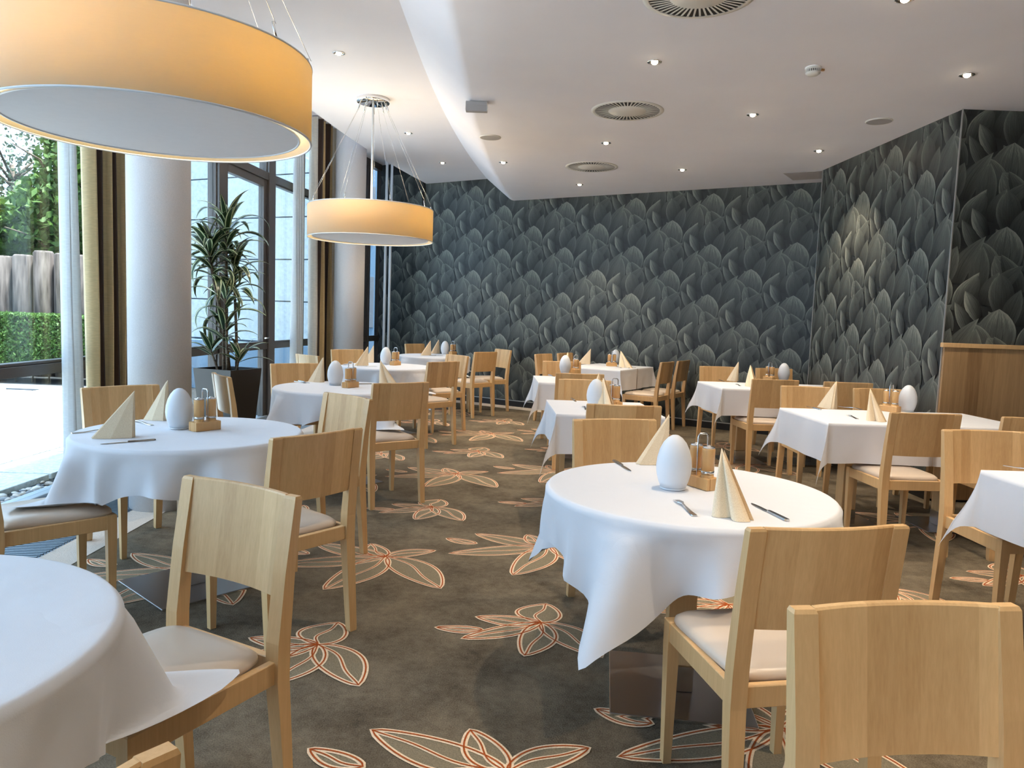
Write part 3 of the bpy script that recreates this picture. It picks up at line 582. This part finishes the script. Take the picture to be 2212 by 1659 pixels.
def rect_cloth(hx, hy, d, sides, seed=0):
    """sides: set of '-x','+x','-y','+y' that hang; outline walked counter-clockwise with fans at the corners"""
    rnd = random.Random(seed); path = []   # (x, y, nx, ny, L, a)
    cn = [(hx, hy, 0, '+x', '+y'), (-hx, hy, 90, '+y', '-x'), (-hx, -hy, 180, '-x', '-y'), (hx, -hy, 270, '-y', '+x')]
    for ci, (cx, cy, a0, sa, sb) in enumerate(cn):
        ha, hb = sa in sides, sb in sides
        for i in range(17):
            w = math.radians(90*i/16); an = math.radians(a0)+w
            if ha and hb: L = d/max(math.cos(w), math.sin(w))*(1+.14*math.sin(2*w)**4); aa = math.radians(21)*math.sin(2*w)**.8
            else: L = d if ((ha and i < 8) or (hb and i > 8)) else 0.0; aa = 0
            if not (ha and hb): an = math.radians(a0) if i < 8 else math.radians(a0+90)
            sq = 1.0
            if ha and hb: an = math.radians(a0+45)+(an-math.radians(a0+45))*(1.0) + math.radians(16)*math.sin(4*w)
            path.append((cx, cy, math.cos(an), math.sin(an), L, aa))
        nx_, ny_ = cn[(ci+1) % 4][0], cn[(ci+1) % 4][1]; h = sb in sides; an = math.radians(a0+90)
        p1, p2 = rnd.uniform(0, 6), rnd.uniform(0, 6)
        for i in range(1, 20):
            t = i/20; path.append((cx+(nx_-cx)*t, cy+(ny_-cy)*t, math.cos(an), math.sin(an), d*(1+.012*math.sin(5*t+p1)) if h else 0.0, math.radians(2.2)*(math.sin(9*t+p1)+.6*math.sin(17*t+p2))*math.sin(math.pi*t)))
    S = len(path); b = MB(); rings = []; rc = .012
    rings.append([(p[0]*.6, p[1]*.6, ZC) for p in path]); rings.append([(p[0]-math.copysign(rc, p[0]), p[1]-math.copysign(rc, p[1]), ZC) for p in path])
    for i in range(15):
        t = i/14; row = []
        for (x, y, nx, ny, L, a) in path:
            s = max(0, t*L-.004); o = s*math.sin(a)*min(1, .45+s*2.2) + .003 if L else 0; z = ZC-rc*min(1, t*8)-s*math.cos(a) if L else ZC-.002
            row.append((x+nx*o, y+ny*o, z))
        rings.append(row)
    b.loft(rings, 0, True, None, False); b.f.append(list(range(S))); b.mi.append(0); b.sm.append(False); b.sm[:2*S] = [False]*(2*S)
    return b
def square_table(key, cx, cy, hx, hy, yaw, sides, byaw, lab, clab, d=.25, seed=0, ped=(0, 0)):
    r = empty('square_table', (cx, cy, 0), math.radians(yaw)); tag(r, lab, 'table', 'square pedestal tables')
    pedestal(r, ped[0], ped[1], byaw, .42); b = MB(); b.box(-hx+.004, hx-.004, -hy+.006, hy-.006, .715, ZC-.004, ch=.003); b.obj('tabletop', 'beech', r)
    o = rect_cloth(hx, hy, d, sides, seed).obj('tablecloth', 'cloth'); o.location = (cx, cy, 0); o.rotation_euler = (0, 0, math.radians(yaw))
    tag(o, clab, 'tablecloth', 'white tablecloths')
ALL = {'-x', '+x', '-y', '+y'}
square_table('S1', .62, 5.12, .345, .40, 2, ALL, 0, 'small square pedestal table behind the aisle-side round table', 'white cloth on the small square table behind the aisle-side round table', seed=3)
square_table('S2', .58, 7.37, .345, .40, 2, ALL, 0, 'second small square table of the single row', 'white cloth on second small square table of the single row', seed=4)
def double(key, cx, cy, hx, hy, yaw, words, seed, end={'+x'}):
    ca, sa = math.cos(math.radians(yaw)), math.sin(math.radians(yaw))
    for s, hang, w in ((-1, {'-x', '-y', '+y'}, words[0]), (1, end | {'-y', '+y'}, words[1])):
        square_table(key, cx+s*(hx+.001)*ca, cy+s*(hx+.001)*sa, hx, hy, yaw, hang, 0, 'square pedestal table forming the %s half of %s' % (w, TN[key]), 'white cloth on the %s half of %s' % (w, TN[key]), seed=seed+s)
double('S5', 2.70, 5.16, .345, .40, 2, ('aisle', 'wall'), 20); double('S4', 2.63, 7.45, .335, .39, 3, ('aisle', 'wall'), 30, set()); double('S6', 2.80, 2.92, .345, .39, 2, ('aisle', 'wall'), 40)
nd = -BN; c3 = Vector((1.25, 9.70, 0))
double('S3', c3.x, c3.y, .265, .39, math.degrees(math.atan2(nd.y, nd.x)), ('outer', 'wall-side'), 50)
# ------------------------------------------------------------------ things on the tables
ON = {'T1': 'the round table by near column', 'T2': 'the round table by planter', 'T3': 'the round table by far column', 'T4': 'the round table at feather wall', 'RT': 'the aisle-side round table', 'S1': 'the first small square table', 'S2': 'the second small square table', 'S3': 'the long table parallel to feather wall', 'S4': 'the long table beside wall corner', 'S5': 'the long table before the wainscot', 'S6': 'the long table nearest the entrance'}
b = MB(); b.lathe([(.040, 0), (.046, .003), (.047, .008)], 32); b.lathe([(.045, .008), (.054, .03), (.0615, .06), (.064, .085), (.061, .115), (.053, .145), (.041, .17), (.026, .188), (.012, .197), (.001, .199)], 40); egg_me = b.mesh('egg_lamp', ['egg_plastic'])
b = MB(); b.box(-.055, .055, -.026, -.012, 0, .036, ch=.002); b.box(-.055, .055, .012, .026, 0, .036, ch=.002); b.box(-.055, -.047, -.012, .012, 0, .036); b.box(.047, .055, -.012, .012, 0, .036); b.box(-.006, .006, -.012, .012, 0, .036); b.box(-.047, .047, -.012, .012, 0, .006); tray_me = b.mesh('tray', ['mill_wood'])
b = MB(); hp = [(0, -.019, .03), (0, -.019, .150), (0, -.0175, .158), (0, -.012, .164), (0, .012, .164), (0, .0175, .158), (0, .019, .150), (0, .019, .03)]; b.tube(hp, .0032, 8); hand_me = b.mesh('handle', ['steel'])
b = MB(); b.lathe([(.0185, .007), (.0190, .010), (.0190, .046)], 24); b.lathe([(.0192, .056), (.0192, .120), (.0182, .124)], 24); mill_me = b.mesh('body', ['mill_wood'])
b = MB(); b.lathe([(.0197, .046), (.0197, .056)], 24); band_me = b.mesh('band', ['steel'])
b = MB(); b.lathe([(.0185, .124), (.0175, .128), (.006, .129), (.006, .132), (.001, .133)], 24); cap_me = b.mesh('cap', ['steel'])
EGG = {}
def egg(key, px, py):
    q = PX(px, py, ZC); EGG[key] = q; o = mk('egg_lamp', egg_me, None, (q.x, q.y, ZC+.0005)); tag(o, 'white egg-shaped table lamp on %s' % ON[key], 'table lamp', 'white egg lamps'); return o
def shakers(key, px, py, yaw):
    q = PX(px, py, ZC); a = math.radians(yaw); r = empty('condiment_tray', (q.x, q.y, ZC+.0005), a); r.scale = (1.22,)*3; tag(r, 'small wooden condiment tray with wire handle on %s' % ON[key], 'tray', 'wooden condiment trays')
    mk('tray', tray_me, r); h = mk('handle', hand_me, r); h['label'] = 'bent steel wire handle'
    for s in (-1, 1):
        p = Vector((s*.0265*1.22, 0, 0)); p.rotate(Matrix.Rotation(a, 3, 'Z')); ne = (q+p-EGG[key]).length < (q-p-EGG[key]).length; t = empty('condiment_mill', (q.x+p.x, q.y+p.y, ZC+.0005), a); t.scale = (1.22,)*3
        tag(t, 'wooden %s %s' % ('mill nearer the egg lamp on' if ne else 'mill farther from the egg lamp on', ON[key]), 'mill', 'wooden mills in trays')
        mk('body', mill_me, t); mk('band', band_me, t); mk('cap', cap_me, t)
for k_, px, py in (('T1', 388, 926), ('T2', 724, 832), ('T3', 833, 787), ('T4', 961, 765), ('RT', 1453, 1056), ('S1', 1286, 881), ('S2', 1220, 806), ('S3', 1329, 786), ('S4', 1692, 823), ('S5', 1959, 889)): egg(k_, px, py)
for k_, px, py, yw in (('T1', 443, 929, 55), ('T2', 757, 837, 62), ('T3', 854, 789, 62), ('T4', 978, 766, 62), ('RT', 1513, 1052, -62), ('S1', 1326, 880, -70), ('S2', 1243, 806, -75), ('S3', 1321, 791, 5), ('S4', 1662, 822, -62), ('S5', 1922, 889, -55)): shakers(k_, px, py, yw)
# napkins: apex stands over the open end, ridge runs down to the front point
def napkin(key, foot, tip, lab, h=.212, w=.062):
    A = PX(foot[0], foot[1], ZC); B = PX(tip[0], tip[1], ZC); d = B-A; L = max(.12, min(.21, d.length)); a = math.atan2(d.y, d.x)
    base = []
    for i in range(9): t = i/8; base.append((.0+L*.50*t, -.004-w*.85*math.sin(math.pi*min(1, t*.92+.08))**.7))
    for i in range(9): t = i/8; base.append((L*.52+L*.48*t, -.002-w*.62*math.sin(math.pi*min(1, t*.95+.05))**.8))
    base += [(L*.7, .014), (L*.4, .024), (L*.15, .026), (0, .014)]
    b = MB(); n = len(base); R_ = [[(x*(1-t), y*(1-t)*(1+.25*t), h*t) for x, y in base] for t in (0, .35, .7, .985)]
    b.loft(R_, 0, True, None, False); b.f.append([3*n+j for j in range(n)]); b.mi.append(0); b.sm.append(False)
    inner = [[(x*.93, y*.9, z+.001) for x, y, z in r_] for r_ in R_[:3]]; b.loft([r_[::-1] for r_ in inner], 0, True, None, False)
    fl = [(L*.97, .020, 0), (L*.55, .034, 0), (.012, .030, 0), (.004, .008, h*.96)]; b.add(fl+[(x, y+.0015, z) for x, y, z in fl], [(0, 1, 2, 3), (7, 6, 5, 4)])
    o = b.obj('napkin', 'napkin_paper'); o.location = (A.x, A.y, ZC+.001); o.rotation_euler = (0, 0, a)
    tag(o, 'cream folded napkin on %s, %s' % (ON[key], lab), 'napkin', 'standing folded napkins'); return o
for a_ in (('RT', (1550, 1108), (1622, 1128), 'in front of the wooden mills'), ('RT', (1440, 1000), (1374, 1003), 'behind the egg lamp'),
           ('T1', (292, 944), (196, 947), 'between knife and window'), ('T1', (363, 908), (312, 906), 'beside the egg lamp'), ('T2', (698, 826), (667, 824), 'window side of the egg lamp'), ('T2', (820, 834), (862, 836), 'aisle side of the mills'),
           ('T3', (794, 789), (766, 790), 'beside a knife'), ('T3', (807, 783), (794, 783), 'between napkin and egg lamp'), ('T4', (929, 767), (904, 768), 'window end'), ('T4', (947, 763), (930, 764), 'beside the egg lamp'),
           ('S1', (1300, 882), (1326, 889), 'before the wooden mills'), ('S1', (1291, 866), (1284, 868), 'hidden behind egg lamp'), ('S2', (1225, 799), (1220, 800), 'hidden behind egg lamp'), ('S3', (1275, 787), (1247, 786), 'apart from the mills'), ('S3', (1339, 793), (1369, 796), 'next to the egg lamp'),
           ('S4', (1593, 824), (1571, 822), 'aisle end'), ('S4', (1618, 834), (1636, 839), 'between fork and mills'), ('S5', (1803, 884), (1768, 879), 'aisle end'), ('S5', (1874, 907), (1914, 912), 'next to the mills')): napkin(*a_)
# cutlery
b = MB()
def flat(b, prof, z0=.001, th=.003, zc=None):
    n = len(prof); zf = zc or (lambda x: 0)
    P = [(x, w) for x, w in prof]; vs = [(x, -w, z0+zf(x)) for x, w in P]+[(x, w, z0+zf(x)) for x, w in P]+[(x, -w*.8, z0+th+zf(x)) for x, w in P]+[(x, w*.8, z0+th+zf(x)) for x, w in P]
    fs = []
    for i in range(n-1): fs += [(2*n+i, 2*n+i+1, 3*n+i+1, 3*n+i), (i, n+i, n+i+1, i+1), (i, i+1, 2*n+i+1, 2*n+i), (n+i+1, n+i, 3*n+i, 3*n+i+1)]
    fs += [(0, 2*n, 3*n, n), (n-1, 2*n-1, 4*n-1, 3*n-1)]; b.add(vs, fs)
arch = lambda x: .006*math.sin(math.pi*min(1, max(0, (x+.03)/.13)))
bh = MB(); flat(bh, [(-.10, .009), (-.09, .011), (-.05, .008), (.0, .004), (.03, .0035), (.045, .010), (.055, .012)], zc=arch); fh = bh.mesh('handle', ['steel'])
bt = MB()
for i in range(4):
    yo = -.0095+i*.00633; bt.add([(x, yo+s*.0019, z+arch(x)) for x in (.055, .10) for s in (-1, 1) for z in (.001, .0035)], [(0, 1, 3, 2), (4, 6, 7, 5), (0, 4, 5, 1), (2, 3, 7, 6), (1, 5, 7, 3), (0, 2, 6, 4)])
ft = bt.mesh('tines', ['steel'])
kh = MB(); flat(kh, [(-.105, .007), (-.098, .009), (-.05, .0085), (.0, .0075), (.008, .006)], th=.006); khm = kh.mesh('handle', ['steel'])
kb = MB(); flat(kb, [(.008, .006), (.02, .009), (.07, .0095), (.10, .007), (.115, .002)], th=.0015); kbm = kb.mesh('blade', ['steel'])
def cutlery(kind, key, p0, p1, lab):
    """p0: handle end, p1: working end"""
    A = PX(p0[0], p0[1], ZC); B = PX(p1[0], p1[1], ZC); c = (A+B)/2; a = math.atan2(B.y-A.y, B.x-A.x); r = empty(kind, (c.x, c.y, ZC+.0005), a)
    tag(r, 'steel %s on %s, %s' % ({'fork': 'fork', 'table_knife': 'table knife'}[kind], ON[key], lab), 'cutlery', 'cutlery laid on the tables')
    for nm, me in ((('handle', fh), ('tines', ft)) if kind == 'fork' else (('handle', khm), ('blade', kbm))): mk(nm, me, r)
for q in (('fork', 'RT', (1508, 1122), (1455, 1077), 'left of the front napkin'), ('table_knife', 'RT', (1702, 1127), (1626, 1090), 'right of the front napkin'), ('table_knife', 'RT', (1326, 996), (1361, 1018), 'near the back chair'),
          ('table_knife', 'T1', (336, 951), (222, 960), 'before the napkin'), ('fork', 'T1', (188, 934), (222, 931), 'at the window edge'), ('fork', 'T1', (318, 917), (297, 912), 'between the two napkins'),
          ('fork', 'T2', (636, 824), (660, 829), 'at the window edge'), ('table_knife', 'T2', (645, 823), (668, 828), 'at the window edge'), ('table_knife', 'T2', (787, 830), (815, 830), 'beside the mills'), ('table_knife', 'T3', (772, 791), (812, 792), 'before the napkins'), ('fork', 'T3', (745, 788), (757, 787), 'at the window edge'),
          ('table_knife', 'T4', (930, 768), (952, 768), 'before the napkins'), ('fork', 'S1', (1270, 889), (1257, 876), 'near the front chair'), ('table_knife', 'S1', (1235, 861), (1244, 868), 'at the back edge'), ('table_knife', 'S2', (1188, 811), (1195, 813), 'at the back edge'),
          ('fork', 'S3', (1275, 787), (1288, 784), 'beside a napkin'), ('fork', 'S3', (1330, 792), (1345, 796), 'near the egg lamp'), ('table_knife', 'S3', (1352, 796), (1378, 794), 'at the outer end'), ('fork', 'S4', (1604, 836), (1586, 829), 'aisle end'), ('table_knife', 'S4', (1553, 821), (1566, 825), 'at the back edge'),
          ('fork', 'S5', (1861, 909), (1824, 895), 'before the mills'), ('fork', 'S5', (1822, 880), (1850, 884), 'behind the napkins'), ('table_knife', 'S5', (1774, 886), (1742, 878), 'aisle end'), ('fork', 'S6', (2206, 1013), (2235, 1018), 'at the back edge')): cutlery(*q)
# ------------------------------------------------------------------ planter and dracaena
pc = Vector((-2.69, 7.07, 0)); pa = math.radians(-20)
r = empty('planter', pc, pa); tag(r, 'tall tapered square black planter by the terrace door', 'planter')
hh, h0, zt = .215, .155, .775
b = MB(); sq = lambda s, z: [(-s, -s, z), (s, -s, z), (s, s, z), (-s, s, z)]
b.loft([sq(h0, 0), sq(hh, zt), sq(hh-.018, zt), sq(hh-.022, zt-.06)], 0, False, None, False); b.obj('pot', 'planter_black', r)
b = MB(); b.add(sq(hh-.02, zt-.045), [(0, 1, 2, 3)]); b.obj('soil', 'soil', r)
plant = empty('dracaena_plant', (pc.x, pc.y, zt-.05)); tag(plant, 'striped-leaf dracaena with several bare canes growing in black planter', 'plant')
def strap_leaf(L, w, arch_, seed):
    rnd = random.Random(seed); n = 9; b = MB(); uv = []; vs = []
    x = z = 0; ang = math.radians(52); st = L/n; tw = rnd.uniform(-.3, .3)
    for i in range(n+1):
        t = i/n; ww = w/2*min(1, .35+2.2*t)*(1-max(0, (t-.45)/.55)**1.6); ww = max(ww, .0006)
        for j, u in enumerate((-1, 0, 1)): vs.append((x, u*ww*math.cos(tw*t), z+(.30*ww*abs(u))+u*ww*math.sin(tw*t)*.6)); uv.append(((u+1)/2, t))
        ang -= arch_*(.4+1.2*t)/n*3.0; x += math.cos(ang)*st; z += math.sin(ang)*st
    b.add(vs, [(i*3+j, i*3+j+1, i*3+j+4, i*3+j+3) for i in range(n) for j in range(2)], 0, True); me = b.mesh('leaf', ['dracaena_leaf'])
    ul = me.uv_layers.new(name='UVMap'); li = [0]*len(me.loops); me.loops.foreach_get('vertex_index', li); ul.data.foreach_set('uv', [c for i in li for c in uv[i]]); return me
LV = [strap_leaf(L, w, a, i) for i, (L, w, a) in enumerate(((.40, .070, .50), (.46, .074, .70), (.40, .066, .35), (.50, .072, .85), (.34, .06, .5), (.30, .06, .2)))]
rp = random.Random(5)
canes = [((.02, -.02), (-.16, -.06), 1.14, .020, 36), ((-.04, .05), (-.02, .02), 1.36, .017, 34), ((.07, .03), (.02, .10), .98, .016, 22), ((-.02, -.07), (.0, -.10), .42, .014, 12), ((.09, -.06), (.13, -.05), .16, .012, 9), ((-.10, .0), (-.17, .02), .22, .012, 9), ((.03, -.10), (.03, -.15), .70, .012, 10)]
for (b0, b1, hgt, rad, nl) in canes:
    P = [(b0[0]+(b1[0]-b0[0])*t**1.2, b0[1]+(b1[1]-b0[1])*t**1.2+.012*math.sin(5*t), hgt*t) for t in [i/8 for i in range(9)]]
    b = MB(); b.tube(P, [rad*(1-.25*i/8) for i in range(9)], 8); b.obj('cane', 'bark', plant)
    for i in range(nl):
        t = 1-.30*(i/nl)**1.2; z = hgt*t+.02 - (.0 if hgt > .5 else .03); az = i*2.399+rp.uniform(-.3, .3); k3 = i/nl
        me = rp.choice(LV[:4] if hgt > .5 else LV[4:]+LV[2:3])
        o = mk('leaf', me, plant, (b0[0]+(b1[0]-b0[0])*t, b0[1]+(b1[1]-b0[1])*t, z)); tilt = (.85-1.35*k3) if hgt > .5 else .55-.8*k3
        o.rotation_euler = (rp.uniform(-.25, .25), -tilt+.25, az); s = rp.uniform(.8, 1.1); o.scale = (s, s, s)
# ------------------------------------------------------------------ outdoors
g = struct(prism('ground', [(-40, -4.2), (-3.2, -4.2), (-3.2, 6), (-2.0, 14), (-2.0, 60), (-40, 60)], -.2, -.06, 'joint_sand'))
b = MB(); b.box(-.284, .284, -.434, .434, -.0, .05, ch=.004); slab_me = b.mesh('paving_slab', ['paving'])
for i in range(9):
    for j in range(9):
        x = -3.92-.6*i; y = 3.6+.9*j+(.45 if i % 2 else 0)
        if y < 13.2 - .0*i and x/y < -.48: mk('paving_slab', slab_me, g, (x, y, -.065))
b = MB(); b.box(-11, -6.5, 11.55, 12.15, -.06, -.03); b.obj('slate_strip', 'slate', g)
rq = random.Random(3); pebs = []
for i in range(4):
    b = MB(); a_, b_, c_2 = rq.uniform(.7, 1.2), rq.uniform(.7, 1.1), rq.uniform(.4, .6); b.lathe([(.15, -.95), (.6, -.75), (.95, -.2), (.95, .25), (.6, .75), (.15, .95)], 9, M=Matrix.Diagonal((a_, b_, c_2, 1))); pebs.append(b.mesh('pebble', ['pebble_stone']))
for i in range(230):
    y = rq.uniform(4.2, 5.7); x = rq.uniform(-3.57, -3.22); s = rq.uniform(.018, .036); o = mk('pebble', rq.choice(pebs), g, (x, y, -.06+s*.4+rq.uniform(0, .02))); o.scale = (s, s, s); o.rotation_euler = (rq.uniform(-.3, .3), rq.uniform(-.3, .3), rq.uniform(0, 6))
def leaves(n, fn, size, seed, name, mat, parent):
    rnd = random.Random(seed); b = MB()
    for i in range(n):
        p = fn(rnd)
        if p is None: continue
        u = Vector((rnd.gauss(0, 1), rnd.gauss(0, 1), rnd.gauss(0, 1))).normalized(); v = u.cross(Vector((rnd.gauss(0, 1), rnd.gauss(0, 1), rnd.gauss(0, 1)))).normalized(); s = size*rnd.uniform(.6, 1.3); p = Vector(p)
        b.add([p-u*s, p+v*s*.5, p+u*s, p-v*s*.5], [(0, 1, 2, 3)])
    o = b.obj(name, mat, parent); o['kind'] = 'stuff'; return o
hd = empty('hedge', (-7.5, 12.5, -.06)); tag(hd, 'clipped green hedge in front of the log palisade', 'hedge')
HX0, HX1, HY0, HY1, HZ0, HZ1 = -3.6, .7, 0, .9, .34, 1.17
def hedge_pt(r_):
    s = r_.random(); x = r_.uniform(HX0, HX1)
    if s < .62: return (x, HY0+abs(r_.gauss(0, .05)), r_.uniform(HZ0-.04, HZ1))
    if s < .85: return (x, r_.uniform(HY0, HY1), HZ1-abs(r_.gauss(0, .03)))
    return (x, r_.uniform(HY0, HY1), r_.uniform(HZ0, HZ1))
leaves(26000, hedge_pt, .032, 1, 'foliage', 'hedge_leaf', hd)
b = MB(); b.box(HX0+.05, HX1-.05, HY0+.08, HY1-.05, HZ0+.05, HZ1-.06); b.obj('core', 'bark', hd)
for i in range(15):
    x = HX0+.1+i*.28; b = MB(); b.tube([(x, .25, 0), (x+rq.uniform(-.05, .05), .22, .2), (x+rq.uniform(-.15, .15), .25, .45)], .013, 6); b.obj('stem', 'bark', hd)
pal = empty('log_palisade', (-7.5, 13.9, -.06)); tag(pal, 'palisade of thick weathered upright logs behind the hedge', 'fence')
lg = []
for i in range(3):
    b = MB(); b.lathe([(.185, 0), (.18, 1.2), (.17, 2.2), (.14, 2.24)], 18); lg.append(b.mesh('log', ['log_wood']))
x = -3.8
while x < .8:
    o = mk('log', rq.choice(lg), pal, (x, rq.uniform(-.03, .03), 0)); o.rotation_euler = (0, 0, rq.uniform(0, 6)); o.scale = (1, 1, rq.uniform(.97, 1.03)); x += .375
def tree(name, loc, hgt, blobs, n, size, mat, label, seed):
    t = empty(name, loc); tag(t, label, 'tree'); rnd = random.Random(seed)
    b = MB(); b.tube([(0, 0, 0), (.05, 0, hgt*.4), (-.05, 0, hgt*.75)], [.13, .10, .05], 8); b.obj('trunk', 'bark', t)
    for i in range(9):
        z0 = hgt*rnd.uniform(.35, .7); a = rnd.uniform(0, 6.28); l = rnd.uniform(.8, 1.6); b = MB(); b.tube([(0, 0, z0), (l*.5*math.cos(a), l*.5*math.sin(a), z0+l*.5), (l*math.cos(a), l*math.sin(a), z0+l*.6)], [.04, .025, .01], 6); b.obj('branch', 'bark', t)
    def fn(r_):
        c, rad = r_.choice(blobs); v = Vector((r_.gauss(0, 1), r_.gauss(0, 1), r_.gauss(0, 1))).normalized()*(r_.random()**.45); return (c[0]+v.x*rad[0], c[1]+v.y*rad[1], c[2]+v.z*rad[2])
    leaves(n, fn, size, seed, 'foliage', mat, t)
tree('tree', (-9.7, 16.3, -.06), 5.0, [((0, 0, 3.1), (1.1, 1, 1.2)), ((.5, 0, 4.2), (1.0, .9, 1.2)), ((-.9, .2, 2.8), (1.0, .8, .9)), ((1.0, .1, 2.7), (.8, .8, .8)), ((.2, 0, 5.2), (.6, .6, .9))], 17000, .11, 'tree_leaf', 'bright green broadleaf tree behind the palisade', 21)
tree('willow', (-12.3, 18.6, -.06), 6.2, [((0, 0, 4.2), (1.9, 1.4, 2.2)), ((-1.5, 0, 3.4), (1.2, 1, 1.6)), ((1.1, .2, 3.2), (1.1, .9, 1.3))], 5200, .07, 'willow_leaf', 'loose hanging pale tree behind the palisade', 22)
# neighbouring rendered wall
na = math.radians(-25); nb = empty('neighbour_wall', (-4.4-2.2*math.cos(na), 12.4-2.2*math.sin(na), -.06), na); tag(nb, 'pale rendered outbuilding wall with horizontal joints seen through terrace door', 'building')
b = MB(); b.box(0, 4.1, .03, .4, 0, 6.0); b.obj('backing', 'wall_joint', nb)
b = MB(); b.box(0, 4.1, 0, .04, 0, .645, ch=.004); course_me = b.mesh('panel_course', ['render_wall'])
for i in range(8): mk('panel_course', course_me, nb, (0, 0, .87+i*.665))
b = MB(); b.box(0, 4.1, -.12, .03, 0, .84, ch=.01); b.obj('plinth', 'plinth_blue', nb)
fb = empty('far_building', (-9.0, 24, -.06)); tag(fb, 'blue-grey building front glimpsed through the narrow corner windows', 'building')
b = MB(); b.box(0, 9.5, 0, 4, 0, 9); b.obj('front', 'plinth_blue', fb)
for i in range(6):
    for j in range(3): b = MB(); b.box(.5+i*1.5, 1.5+i*1.5, -.03, 0, .9+j*2.8, 2.5+j*2.8); b.obj('window', 'slate', fb)
